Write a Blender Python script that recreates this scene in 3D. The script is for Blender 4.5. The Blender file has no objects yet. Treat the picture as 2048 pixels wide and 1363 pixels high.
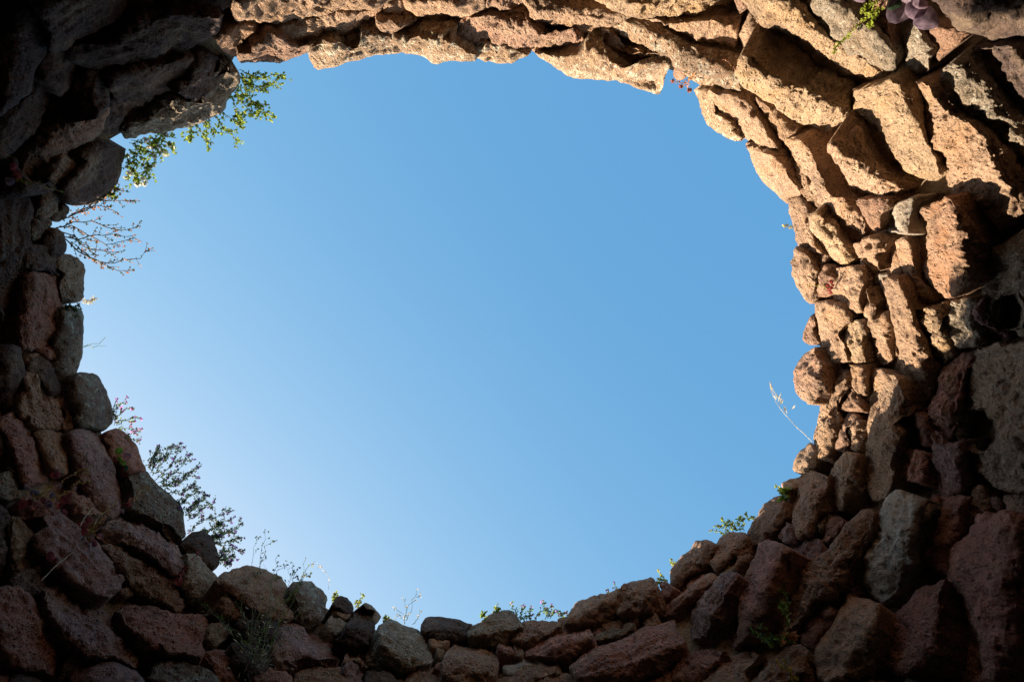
import bpy, math, random
import numpy as np
from mathutils import Vector, Matrix

# ------------------------------------------------------------------ camera, light, exposure
C = bpy.context.scene.collection
SC = bpy.context.scene
F = 1593.0            # focal length in photograph pixels (2048 wide) = 28 mm
CX, CY = 1024.0, 681.5
H = 4.6               # height of the wall top above the lens
K = 0.34              # how much the corbelled wall widens per metre down
GROUND = -1.3

cam = bpy.data.cameras.new('camera')
cam.sensor_width = 36.0
cam.lens = 36.0 * F / 2048.0
cam.clip_start = 0.05
cam.clip_end = 2000
camo = bpy.data.objects.new('camera', cam)
camo.rotation_euler = (math.pi, 0, 0)      # straight up
C.objects.link(camo)
SC.camera = camo

SUN_EL = math.radians(24.0)
SUN_AZ = (-0.735, 0.678)                      # towards the sun: left and down in the picture
_l = math.hypot(*SUN_AZ)
SX, SY = SUN_AZ[0] / _l, SUN_AZ[1] / _l
to_sun = Vector((SX * math.cos(SUN_EL), SY * math.cos(SUN_EL), math.sin(SUN_EL)))
sun = bpy.data.lights.new('sun', 'SUN')
sun.energy = 5.0
sun.angle = math.radians(0.53)
sun.color = (1.0, 0.83, 0.62)
suno = bpy.data.objects.new('sun', sun)
suno.rotation_euler = to_sun.to_track_quat('Z', 'Y').to_euler()
suno.location = (0, 0, 30)
C.objects.link(suno)

world = bpy.data.worlds.new('World')
SC.world = world
world.use_nodes = True
wn, wl = world.node_tree.nodes, world.node_tree.links
bg = wn['Background']
sky = wn.new('ShaderNodeTexSky')
sky.sky_type = 'NISHITA'
sky.sun_disc = False
sky.sun_elevation = SUN_EL
sky.sun_rotation = math.atan2(SX, SY)
sky.air_density = 1.0
sky.dust_density = 3.5
sky.ozone_density = 3.0
sky.altitude = 300
sp = wn.new('ShaderNodeSeparateColor'); cb = wn.new('ShaderNodeCombineColor')
wl.new(sky.outputs[0], sp.inputs[0])
outs = []
for ch, (gain, gam) in enumerate(((1.00, 1.36), (1.26, 0.82), (1.57, 0.50))):   # the photograph's response to a clear sky
    pw = wn.new('ShaderNodeMath'); pw.operation = 'POWER'; pw.inputs[1].default_value = gam
    ml = wn.new('ShaderNodeMath'); ml.operation = 'MULTIPLY'; ml.inputs[1].default_value = gain
    wl.new(sp.outputs[ch], pw.inputs[0]); wl.new(pw.outputs[0], ml.inputs[0]); outs.append(ml.outputs[0])
for ch, lim in ((1, 0.96), (0, 0.92)):                  # towards the sun the sky turns white, never orange
    mx = wn.new('ShaderNodeMath'); mx.operation = 'MULTIPLY'; mx.inputs[1].default_value = lim
    mn = wn.new('ShaderNodeMath'); mn.operation = 'MINIMUM'
    wl.new(outs[2], mx.inputs[0]); wl.new(outs[ch], mn.inputs[0]); wl.new(mx.outputs[0], mn.inputs[1])
    wl.new(mn.outputs[0], cb.inputs[ch])
wl.new(outs[2], cb.inputs[2])
wl.new(cb.outputs[0], bg.inputs['Color'])
bg.inputs['Strength'].default_value = 0.107

SC.render.engine = 'CYCLES'
SC.cycles.max_bounces = 8
SC.cycles.diffuse_bounces = 6
SC.view_settings.view_transform = 'Standard'
SC.view_settings.look = 'None'
SC.view_settings.gamma = 1
SC.view_settings.exposure = 1.76
SC.view_settings.use_curve_mapping = False
# ------------------------------------------------------------------ the stones, as outlines seen from the floor
# (x0, y0, scale) of the sheet they were measured on, then (colour kind, outline)
S = []
def sheet(x0, y0, s, items):
    for kind, pts in items:
        S.append((kind, [(x0 + a / s, y0 + b / s) for a, b in pts]))

sheet(900, 0, 4.094, [
 ('t', [(575,-30),(1150,-60),(1360,60),(1500,125),(1320,215),(1210,240),(1080,325),(850,320),(810,245),(660,205),(640,100)]),
 ('y', [(1150,-80),(2500,-100),(2380,20),(2300,90),(2170,160),(1900,170),(1650,150),(1380,100)]),
 ('b', [(45,190),(290,90),(620,80),(680,210),(860,320),(1090,300),(1075,430),(960,455),(700,440),(540,415),(330,370),(130,375),(45,330)]),
 ('l', [(110,360),(350,370),(560,415),(680,440),(640,490),(500,515),(330,505),(230,470),(160,420)]),
 ('b', [(290,-40),(570,-40),(610,80),(530,160),(400,185),(320,150)]),
 ('l', [(700,430),(800,450),(960,450),(1075,425),(1120,270),(1200,260),(1230,440),(1400,540),(1560,590),(1640,570),(1790,460),(1840,550),(1720,810),(1650,815),(1500,750),(1280,680),(1020,650),(880,560),(770,500)]),
 ('t', [(1215,250),(1290,240),(1340,380),(1500,420),(1750,460),(1640,570),(1550,590),(1400,540),(1230,440),(1210,330)]),
 ('l', [(1300,220),(1480,125),(1610,160),(1860,330),(2060,400),(2350,500),(2383,750),(2200,745),(2040,730),(1920,640),(1830,550),(1790,470),(1560,430),(1370,390),(1300,290)]),
])
sheet(1300, 0, 3.4075, [
 ('t', [(-80,100),(60,110),(220,140),(500,125),(640,100),(610,250),(590,330),(540,395),(400,360),(190,270),(110,200),(0,155)]),
 ('b', [(165,465),(210,500),(230,545),(180,550),(158,520)]),
 ('b', [(580,-20),(660,-20),(660,55),(610,95),(600,50)]),
 ('t', [(650,60),(720,90),(850,180),(950,260),(1060,400),(1200,480),(1190,520),(1030,580),(900,530),(760,490),(650,380),(605,230),(625,130)]),
 ('y', [(620,-60),(900,-20),(1060,110),(1200,240),(1400,370),(1660,510),(1580,580),(1360,610),(1250,540),(1190,475),(1040,390),(900,230),(740,120),(660,50)]),
 ('b', [(880,-60),(1060,-60),(1030,80),(950,60),(890,10)]),
 ('y', [(590,430),(640,370),(760,490),(900,530),(1040,580),(1200,490),(1360,600),(1350,840),(1290,870),(1200,930),(1120,900),(960,850),(800,720),(700,650),(620,610),(580,520)]),
 ('t', [(400,610),(450,630),(720,660),(740,800),(800,900),(900,1050),(780,1030),(640,950),(540,860),(430,770),(385,680)]),
 ('l', [(300,620),(390,620),(430,760),(560,870),(610,980),(530,960),(430,890),(350,800),(330,700)]),
 ('t', [(720,660),(800,720),(920,780),(1020,880),(980,950),(900,970),(820,930),(760,820),(740,740)]),
])
sheet(0, 0, 1.0, [
 ('k', [(80,105),(135,95),(155,150),(120,195),(88,160)]),
 ('k', [(203,205),(245,190),(266,225),(242,266),(203,262)]),
 ('k', [(30,1150),(90,1132),(135,1165),(85,1184),(35,1180)]),
 ('r', [(25,1002),(90,982),(135,1000),(110,1028),(45,1034)]),
 ('g', [(1605,30),(1620,-12),(1700,-12),(1720,35),(1770,80),(1795,115),(1790,145),(1740,130),(1690,100),(1650,75),(1615,55)]),
 ('d', [(121,617),(158,614),(173,630),(170,665),(164,715),(155,745),(140,770),(126,775),(112,745),(116,690)]),
 ('b', [(430,1150),(470,1128),(520,1130),(560,1150),(577,1180),(575,1200),(590,1235),(540,1245),(480,1230),(430,1215)]),
])
sheet(1450, 300, 3.4075, [
 ('t', [(380,-60),(520,-60),(620,120),(650,200),(740,320),(880,360),(960,480),(970,580),(930,640),(880,690),(780,600),(730,450),(600,330),(540,230),(490,120)]),
 ('t', [(970,590),(1130,590),(1090,700),(1060,760),(1080,830),(1000,780),(900,720),(870,640),(930,610)]),
 ('t', [(130,-40),(300,30),(410,40),(420,150),(490,240),(510,320),(440,330),(425,370),(330,290),(230,180),(160,60)]),
 ('t', [(420,60),(480,100),(550,230),(640,340),(720,450),(730,500),(670,490),(600,420),(520,310),(480,230),(410,150)]),
 ('t', [(430,330),(520,320),(590,420),(560,470),(600,620),(680,740),(620,830),(540,760),(490,660),(465,560),(430,430)]),
 ('y', [(550,450),(620,430),(650,490),(720,505),(770,600),(850,660),(910,720),(915,770),(800,795),(720,760),(650,690),(600,610),(570,520)]),
 ('t', [(730,480),(780,540),(820,640),(770,620),(740,540)]),
 ('t', [(485,660),(560,740),(610,830),(600,900),(600,1060),(540,1030),(480,920),(455,830),(460,730)]),
 ('b', [(690,765),(750,800),(745,900),(720,990),(640,1010),(600,990),(598,880),(630,800)]),
 ('t', [(750,800),(820,790),(920,780),(940,860),(985,880),(930,930),(910,1010),(920,1100),(850,1115),(770,1060),(725,980),(740,880)]),
 ('y', [(920,750),(1000,800),(1040,820),(990,880),(950,850)]),
 ('b', [(880,340),(960,325),(1150,320),(1130,400),(1070,440),(1060,560),(1000,560),(950,470)]),
])
sheet(1648, 0, 3.4075, [
 ('t', [(25,975),(120,930),(200,885),(290,1020),(380,1130),(480,1190),(640,1240),(740,1290),(700,1310),(480,1345),(230,1350),(150,1250),(90,1110),(20,1040)]),
 ('y', [(170,610),(240,590),(480,530),(530,600),(620,600),(670,700),(670,900),(760,1080),(810,1200),(760,1255),(640,1230),(480,1180),(390,1120),(290,1010),(220,880),(180,750)]),
 ('y', [(490,510),(560,480),(620,560),(610,605),(540,610)]),
 ('g', [(430,70),(560,60),(640,190),(760,340),(720,420),(720,520),(620,565),(550,490),(490,380),(480,280),(430,170)]),
 ('b', [(230,-20),(420,-20),(440,180),(490,370),(400,270),(320,210),(230,120)]),
 ('g', [(705,560),(840,430),(960,350),(1100,500),(1250,700),(1420,900),(1500,1200),(1363,1150),(1260,1000),(1100,900),(960,790),(850,700)]),
 ('k', [(700,-60),(1500,-80),(1500,300),(1300,290),(1140,280),(990,215),(900,180),(830,130),(780,40)]),
 ('k', [(1000,295),(1140,300),(1380,320),(1480,600),(1400,800),(1250,660),(1110,490),(1000,360)]),  # added dark block, its colour stands in for a black shaded niche
 ('b', [(640,180),(900,190),(1000,230),(930,310),(830,380),(730,490),(760,350)]),
])
sheet(1648, 300, 3.4075, [
 ('w', [(730,280),(750,300),(640,390),(590,460),(575,570),(450,585),(390,550),(385,470),(440,410),(500,360),(620,300)]),
 ('o', [(640,390),(830,300),(890,350),(1000,480),(1060,590),(1130,640),(1110,760),(1060,900),(1010,940),(830,1015),(730,960),(680,880),(600,750),(575,600),(590,470)]),
 ('t', [(630,-460),(710,-470),(880,-290),(1100,-130),(1280,0),(1363,130),(1450,300),(1363,450),(1240,560),(1200,630),(1060,590),(960,440),(850,280),(800,150),(720,0),(665,-100),(670,-300)]),
 ('g', [(1190,650),(1290,570),(1363,480),(1480,500),(1500,1280),(1340,1290),(1250,1230),(1130,1160),(1080,1050),(1070,950),(1090,800),(1120,690)]),
 ('k', [(1330,130),(1500,160),(1560,480),(1400,490),(1363,460)]),
 ('g', [(830,1050),(960,1000),(1050,1010),(1090,1100),(1080,1200),(1130,1300),(1050,1340),(930,1350),(830,1290),(780,1210),(770,1130)]),
 ('p', [(1040,1060),(1070,1040),(1110,1150),(1250,1240),(1350,1300),(1230,1310),(1110,1270),(1030,1180),(1010,1110)]),
 ('t', [(480,610),(560,600),(600,760),(640,850),(700,950),(810,1020),(700,1060),(650,1070),(560,990),(530,900),(515,780)]),
 ('t', [(470,680),(510,690),(520,850),(450,880),(390,760)]),
 ('w', [(350,850),(420,840),(445,900),(440,1000),(445,1090),(380,1030),(330,940)]),
])
sheet(1500, 600, 3.407, [
 ('t', [(890,-150),(1000,-160),(1080,0),(1130,130),(1180,260),(1240,470),(1300,460),(1260,640),(1230,740),(1140,740),(1060,650),(1010,550),(975,450),(1000,350),(980,200),(950,60)]),
 ('y', [(1110,40),(1160,50),(1330,20),(1280,120),(1290,200),(1440,340),(1300,460),(1230,390),(1240,220),(1150,190)]),
 ('t', [(760,-100),(820,-100),(850,0),(850,100),(960,60),(990,200),(1000,400),(940,450),(850,455),(800,330),(770,250),(790,150),(760,50)]),
 ('y', [(700,130),(770,130),(790,220),(760,330),(800,440),(700,420),(655,350),(640,280),(605,230),(640,170)]),
 ('t', [(450,0),(590,20),(700,110),(640,160),(600,230),(640,320),(650,420),(560,450),(470,400),(455,300),(440,150)]),
 ('b', [(430,90),(440,160),(425,200),(450,290),(400,310),(365,270),(375,190),(400,120)]),
 ('b', [(450,300),(470,400),(570,450),(540,560),(470,640),(430,710),(350,680),(300,600),(300,450),(350,350)]),
 ('t', [(570,470),(660,470),(680,520),(600,640),(590,740),(610,850),(570,960),(580,1080),(560,1115),(470,1070),(425,980),(430,860),(450,720),(520,580)]),
 ('t', [(650,430),(790,460),(800,500),(780,560),(800,650),(795,750),(740,680),(700,580),(680,500)]),
 ('o', [(640,590),(700,600),(760,740),(620,750),(590,740),(610,650)]),
 ('b', [(620,750),(720,760),(760,810),(680,830),(650,900),(660,1000),(650,1030),(590,1030),(575,960),(590,850)]),
 ('t', [(680,830),(780,815),(780,950),(760,1030),(700,1030),(655,980),(650,890)]),
 ('t', [(790,490),(870,455),(990,500),(1040,620),(1095,720),(960,780),(1060,920),(1000,1010),(980,1100),(990,1200),(930,1340),(830,1363),(750,1280),(735,1180),(760,1050),(780,900),(790,760),(770,600)]),
 ('t', [(990,770),(1060,750),(1110,760),(1030,830),(990,800)]),
 ('r', [(1110,760),(1200,800),(1260,880),(1240,1000),(1180,1000),(1100,940),(1025,850)]),
 ('r', [(1050,1020),(1150,1010),(1240,1050),(1250,1180),(1180,1240),(1060,1230),(990,1170),(980,1080)]),
 ('r', [(1480,340),(1530,340),(1490,420),(1440,600),(1430,800),(1380,980),(1300,960),(1240,880),(1150,760),(1230,740),(1290,520),(1320,430)]),
 ('h', [(1520,340),(1700,290),(2000,290),(2100,600),(2100,1300),(1750,1340),(1600,1250),(1480,1120),(1440,980),(1430,800),(1440,600),(1490,420)]),
 ('p', [(1245,880),(1310,960),(1420,970),(1480,1130),(1500,1250),(1400,1363),(1280,1363),(1270,1250),(1235,1080)]),
 ('t', [(410,970),(450,1030),(470,1090),(380,1170),(300,1170),(290,1110),(330,1040)]),
 ('t', [(610,1060),(650,1030),(745,1040),(735,1180),(760,1290),(740,1363),(680,1440),(600,1450),(530,1360),(520,1250),(540,1150)]),
])
sheet(1300, 950, 3.3, [
 ('b', [(1000,-30),(1080,-40),(1190,-20),(1160,130),(1180,230),(1100,260),(1060,390),(1000,420),(950,420),(900,300),(890,180),(920,90)]),
 ('t', [(880,40),(990,10),(1000,60),(920,90),(890,110),(865,70)]),
 ('b', [(780,140),(865,120),(890,180),(890,280),(820,360),(800,400),(690,470),(650,450),(645,370),(700,240)]),
 ('p', [(870,300),(910,310),(950,400),(970,450),(900,455),(840,410),(825,360)]),
 ('g', [(1100,215),(1150,205),(1180,240),(1140,300),(1110,370),(1050,350),(1040,320)]),
 ('r', [(1180,255),(1230,260),(1300,300),(1230,380),(1170,440),(1120,430),(1130,320)]),
 ('b', [(510,370),(560,355),(640,370),(655,440),(650,490),(540,530),(510,560),(430,630),(400,590),(385,540),(430,450)]),
 ('b', [(300,430),(370,425),(440,450),(400,510),(380,560),(330,600),(250,640),(170,730),(135,720),(140,620),(200,530),(250,490)]),
 ('b', [(540,530),(640,490),(670,520),(620,600),(580,640),(530,610),(520,560)]),
 ('y', [(480,565),(520,580),(540,630),(450,650),(440,600)]),
 ('r', [(720,430),(800,415),(870,440),(940,480),(950,640),(880,850),(830,960),(740,1100),(640,1110),(550,1140),(500,1060),(470,980),(500,820),(560,700),(640,560)]),
 ('p', [(960,480),(1060,410),(1120,430),(1110,530),(1000,600),(960,640),(945,560)]),
 ('b', [(1350,260),(1400,210),(1500,220),(1480,350),(1400,500),(1330,600),(1200,790),(1080,830),(990,1000),(900,1080),(800,1080),(830,950),(900,850),(930,680),(1000,600),(1110,530),(1220,420)]),
 ('r', [(370,640),(430,640),(440,680),(330,760),(240,840),(150,910),(70,950),(60,900),(100,820),(200,720),(280,650)]),
 ('p', [(450,650),(580,640),(560,700),(500,830),(470,960),(420,1040),(410,1100),(300,1110),(220,1020),(190,960),(240,890),(370,760)]),
 ('r', [(220,1160),(330,1110),(440,1110),(520,1160),(480,1190),(400,1260),(320,1363),(140,1363),(150,1270)]),
 ('b', [(560,1160),(650,1120),(720,1140),(780,1180),(640,1290),(640,1400),(310,1400),(380,1300),(460,1220)]),
 ('b', [(790,1160),(900,1090),(1000,1110),(1060,1160),(1020,1250),(1020,1400),(640,1400),(640,1290),(740,1220)]),
 ('r', [(1080,820),(1160,830),(1220,890),(1170,1000),(1090,1150),(1000,1120),(980,1040),(1020,930)]),
 ('p', [(1290,590),(1370,580),(1350,660),(1240,750),(1200,760),(1230,660)]),
])
sheet(1648, 950, 3.3, [
 ('w', [(460,100),(560,110),(700,170),(640,260),(600,400),(580,480),(640,620),(560,800),(400,860),(330,820),(240,750),(220,620),(260,480),(330,320),(390,180)]),
 ('p', [(150,670),(210,690),(230,770),(150,820),(90,880),(40,850),(60,780)]),
 ('o', [(160,770),(330,820),(400,900),(380,1080),(370,1280),(180,1363),(-20,1363),(-60,1150),(60,960),(120,860)]),
 ('r', [(640,720),(800,690),(790,850),(760,1000),(790,1200),(800,1320),(620,1300),(480,1350),(380,1260),(370,1080),(420,950),(540,840)]),
 ('r', [(1050,240),(1200,240),(1340,330),(1400,700),(1400,1400),(830,1400),(770,1200),(800,1050),(760,950),(800,760),(820,600),(830,480),(930,400),(980,300)]),
 ('g', [(160,1340),(250,1280),(330,1290),(420,1363),(400,1450),(100,1450)]),
 ('g', [(510,1363),(620,1305),(760,1310),(840,1400),(500,1450)]),
 ('b', [(980,90),(1060,70),(1080,150),(1060,230),(980,290),(940,340),(945,240)]),
 ('p', [(1090,160),(1140,140),(1180,190),(1150,230),(1100,210)]),
 ('b', [(1180,130),(1400,130),(1400,260),(1220,240)]),
 ('r', [(740,110),(820,130),(960,120),(950,320),(850,450),(820,600),(790,660),(700,600),(600,520),(585,440),(640,270),(740,170)]),
])
sheet(900, 1100, 4.096, [
 ('r', [(1830,550),(1880,640),(1950,760),(1890,860),(1700,980),(1450,1080),(1060,1050),(970,960),(1060,840),(1200,770),(1450,690),(1560,620),(1740,580)]),
 ('h', [(215,580),(300,510),(440,470),(510,480),(580,560),(600,620),(480,680),(440,740),(330,750),(250,710),(140,700),(135,600)]),
 ('b', [(550,620),(680,560),(870,565),(930,610),(870,650),(740,710),(640,790),(560,770),(450,700),(500,650)]),
 ('b', [(970,530),(1040,410),(1160,360),(1330,320),(1450,260),(1400,330),(1370,400),(1370,520),(1200,600),(1120,590),(960,610),(940,600)]),
 ('b', [(1380,370),(1390,290),(1610,200),(1690,250),(1720,380),(1720,490),(1600,500),(1480,510),(1370,510)]),
 ('r', [(1720,260),(1760,250),(1830,300),(1780,380),(1730,420),(1720,330)]),
 ('b', [(1560,560),(1640,475),(1700,530),(1690,580),(1600,600)]),
 ('b', [(1430,560),(1490,510),(1540,550),(1530,590),(1460,590)]),
 ('h', [(1270,650),(1400,600),(1520,590),(1500,640),(1400,690),(1180,740),(1190,700)]),
 ('r', [(1180,620),(1260,600),(1280,650),(1200,700),(1175,680)]),
 ('o', [(1230,590),(1350,560),(1420,560),(1400,600),(1280,630)]),
 ('r', [(1040,580),(1150,600),(1170,650),(1160,720),(1100,780),(990,870),(960,940),(920,960),(860,890),(620,870),(600,850),(640,790),(760,700),(900,640)]),
 ('b', [(-20,790),(60,720),(230,710),(330,760),(390,840),(400,960),(340,1080),(100,1090),(-60,1060),(-90,960),(-70,860)]),
 ('r', [(400,740),(450,715),(500,780),(530,860),(440,890),(390,800)]),
 ('b', [(530,780),(600,790),(590,870),(530,870)]),
 ('w', [(430,960),(490,880),(740,860),(800,880),(740,930),(620,975),(450,990)]),
 ('b', [(440,990),(600,980),(740,930),(800,880),(880,890),(920,960),(880,1000),(700,1040),(640,1100),(340,1100),(380,1010)]),
 ('b', [(640,1077),(720,1010),(860,990),(1000,1020),(1060,1100),(600,1140)]),
 ('r', [(1450,1060),(1540,990),(1670,920),(1750,960),(1810,1000),(1820,1077),(1780,1120),(1430,1120)]),
 ('b', [(880,555),(960,540),(930,610),(900,610)]),
])
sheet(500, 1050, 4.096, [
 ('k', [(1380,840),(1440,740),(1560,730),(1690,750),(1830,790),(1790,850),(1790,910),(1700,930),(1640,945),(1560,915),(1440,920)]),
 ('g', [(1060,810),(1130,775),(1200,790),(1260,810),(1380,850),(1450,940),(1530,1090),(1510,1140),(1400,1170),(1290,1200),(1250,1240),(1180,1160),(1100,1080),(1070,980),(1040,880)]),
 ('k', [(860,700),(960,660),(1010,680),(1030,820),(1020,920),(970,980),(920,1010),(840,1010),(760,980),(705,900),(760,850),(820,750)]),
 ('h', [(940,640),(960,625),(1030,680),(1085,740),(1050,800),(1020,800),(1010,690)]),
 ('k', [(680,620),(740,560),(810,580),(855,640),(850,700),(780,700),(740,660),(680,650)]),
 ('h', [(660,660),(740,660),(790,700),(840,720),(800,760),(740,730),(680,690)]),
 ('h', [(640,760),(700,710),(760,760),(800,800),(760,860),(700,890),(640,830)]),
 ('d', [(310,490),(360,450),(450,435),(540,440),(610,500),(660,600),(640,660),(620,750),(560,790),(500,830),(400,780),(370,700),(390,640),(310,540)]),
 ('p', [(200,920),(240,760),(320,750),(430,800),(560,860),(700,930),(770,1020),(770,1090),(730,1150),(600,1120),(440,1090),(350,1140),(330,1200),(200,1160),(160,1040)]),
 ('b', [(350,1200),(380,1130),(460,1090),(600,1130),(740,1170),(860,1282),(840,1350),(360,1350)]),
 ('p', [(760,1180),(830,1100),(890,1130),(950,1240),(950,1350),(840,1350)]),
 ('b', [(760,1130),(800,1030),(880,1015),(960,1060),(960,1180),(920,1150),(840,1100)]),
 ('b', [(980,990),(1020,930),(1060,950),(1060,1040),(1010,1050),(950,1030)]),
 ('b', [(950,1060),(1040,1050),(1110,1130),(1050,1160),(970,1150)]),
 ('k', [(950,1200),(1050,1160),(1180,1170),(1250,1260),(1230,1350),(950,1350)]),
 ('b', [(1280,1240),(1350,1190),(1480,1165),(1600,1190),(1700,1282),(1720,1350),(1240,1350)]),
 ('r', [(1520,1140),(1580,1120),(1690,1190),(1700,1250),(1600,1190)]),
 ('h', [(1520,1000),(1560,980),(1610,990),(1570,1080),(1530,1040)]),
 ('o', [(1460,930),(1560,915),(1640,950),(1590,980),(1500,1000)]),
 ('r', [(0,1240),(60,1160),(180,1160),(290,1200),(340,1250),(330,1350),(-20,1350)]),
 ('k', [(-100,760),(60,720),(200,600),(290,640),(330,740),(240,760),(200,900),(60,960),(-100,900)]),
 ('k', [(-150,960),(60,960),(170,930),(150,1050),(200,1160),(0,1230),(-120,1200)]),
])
sheet(0, 950, 3.3, [
 ('p', [(270,240),(370,225),(470,290),(600,400),(730,500),(800,600),(840,680),(800,740),(730,810),(640,780),(520,690),(400,640),(330,560),(330,500),(250,450),(240,380),(300,340)]),
 ('p', [(740,290),(850,235),(960,270),(1100,350),(1180,430),(1230,530),(1220,620),(1160,650),(1080,590),(960,500),(850,450),(730,460),(660,430),(650,340)]),
 ('b', [(660,450),(850,455),(950,510),(1080,600),(1190,740),(1220,860),(1180,920),(1120,860),(1020,830),(920,770),(900,730),(830,640),(740,520)]),
 ('h', [(1230,520),(1300,530),(1380,600),(1450,680),(1470,780),(1400,860),(1300,900),(1230,860),(1210,740),(1230,640)]),
 ('k', [(1210,440),(1260,370),(1330,365),(1400,400),(1440,480),(1450,580),(1420,620),(1340,560),(1270,500)]),
 ('d', [(840,0),(950,-30),(1060,80),(1200,210),(1260,370),(1220,430),(1190,460),(1100,350),(980,270),(850,225),(880,130)]),
 ('p', [(260,740),(380,690),(480,700),(600,780),(720,890),(820,990),(890,1080),(930,1210),(910,1290),(800,1240),(700,1200),(560,1180),(420,1100),(350,960),(300,860)]),
 ('r', [(730,890),(850,830),(960,850),(1130,880),(1200,920),(1340,930),(1370,1000),(1360,1100),(1340,1200),(1200,1190),(1080,1150),(930,1150),(890,1060),(820,980)]),
 ('r', [(-30,750),(110,740),(200,790),(290,900),(370,1040),(430,1120),(390,1230),(360,1340),(200,1300),(-30,1200)]),
 ('r', [(-30,1200),(60,1190),(150,1240),(210,1330),(220,1420),(-30,1420)]),
 ('p', [(400,1363),(480,1270),(620,1220),(750,1220),(900,1290),(960,1363),(960,1450),(380,1450)]),
 ('d', [(990,1290),(1080,1180),(1170,1160),(1300,1220),(1400,1290),(1460,1363),(1470,1450),(960,1450)]),
 ('h', [(60,250),(150,240),(200,330),(240,420),(260,520),(320,580),(310,650),(240,690),(130,710),(100,600),(80,430)]),
 ('r', [(1350,1150),(1450,1140),(1600,1200),(1650,1300),(1650,1440),(1460,1420),(1420,1290)]),
 ('h', [(1380,980),(1440,970),(1530,1000),(1500,1080),(1420,1120),(1380,1080)]),
 ('b', [(800,760),(850,700),(910,740),(880,790),(830,800)]),
 ('h', [(440,1200),(530,1170),(620,1210),(500,1260),(420,1280)]),
 ('b', [(1440,700),(1550,720),(1700,740),(1700,900),(1500,960),(1400,920),(1470,800)]),
 ('k', [(-30,210),(60,240),(80,450),(110,620),(110,720),(-30,730)]),  # dark block painted in for the shade of a recess
])
sheet(0, 700, 3.895, [
 ('d', [(500,290),(560,220),(620,155),(700,155),(790,190),(840,260),(880,400),(905,500),(890,580),(800,635),(720,610),(600,600),(590,480),(560,400),(500,330)]),
 ('p', [(520,640),(590,605),(700,615),(800,650),(860,730),(880,850),(960,950),(1010,1060),(1000,1150),(900,1290),(820,1300),(700,1180),(640,1060),(560,950),(545,800),(540,700)]),
 ('r', [(810,640),(900,590),(1000,630),(1080,710),(1110,850),(1130,940),(1010,960),(950,900),(890,850),(860,730)]),
 ('b', [(200,170),(280,190),(400,320),(480,420),(525,540),(500,620),(430,635),(280,600),(170,470),(190,300)]),
 ('b', [(430,360),(490,335),(560,410),(590,520),(580,610),(530,640),(500,630),(525,540),(490,430)]),
 ('k', [(340,30),(400,100),(460,220),(490,290),(480,330),(420,350),(330,220),(250,160),(260,60)]),
 ('k', [(30,-20),(170,-20),(190,200),(180,380),(140,460),(60,480),(20,400),(10,200)]),
 ('r', [(60,490),(130,470),(230,560),(290,690),(330,820),(400,950),(390,1040),(240,1060),(190,980),(150,860),(60,640),(20,560)]),
 ('b', [(290,630),(380,620),(490,640),(540,700),(550,860),(540,960),(480,960),(420,890),(340,760)]),
 ('g', [(10,960),(70,935),(150,980),(180,1080),(140,1160),(50,1170),(-20,1140),(-30,1000)]),
 ('k', [(-30,500),(30,560),(60,680),(70,850),(30,920),(-30,900)]),
 ('k', [(60,900),(150,870),(230,1000),(200,1060),(170,1000),(110,940)]),
 ('r', [(560,1060),(640,1070),(720,1190),(860,1300),(740,1290),(600,1240),(550,1160)]),
])
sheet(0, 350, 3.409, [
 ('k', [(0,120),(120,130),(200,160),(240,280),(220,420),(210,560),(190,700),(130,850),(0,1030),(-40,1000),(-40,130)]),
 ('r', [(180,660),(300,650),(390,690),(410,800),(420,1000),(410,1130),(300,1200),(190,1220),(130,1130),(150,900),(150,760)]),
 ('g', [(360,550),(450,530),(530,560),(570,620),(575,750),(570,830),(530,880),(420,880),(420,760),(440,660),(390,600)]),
 ('k', [(200,485),(330,475),(400,555),(435,650),(420,720),(330,655),(190,645)]),  # added dark filler, its colour stands for the shadowed gap between stones
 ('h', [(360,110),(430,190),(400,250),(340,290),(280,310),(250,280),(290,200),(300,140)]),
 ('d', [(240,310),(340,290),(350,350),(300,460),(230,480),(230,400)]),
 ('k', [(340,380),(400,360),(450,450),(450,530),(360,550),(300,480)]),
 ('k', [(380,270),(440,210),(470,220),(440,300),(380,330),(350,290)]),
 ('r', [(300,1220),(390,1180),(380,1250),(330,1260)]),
 ('b', [(190,1230),(290,1210),(300,1300),(200,1330)]),
])
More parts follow.
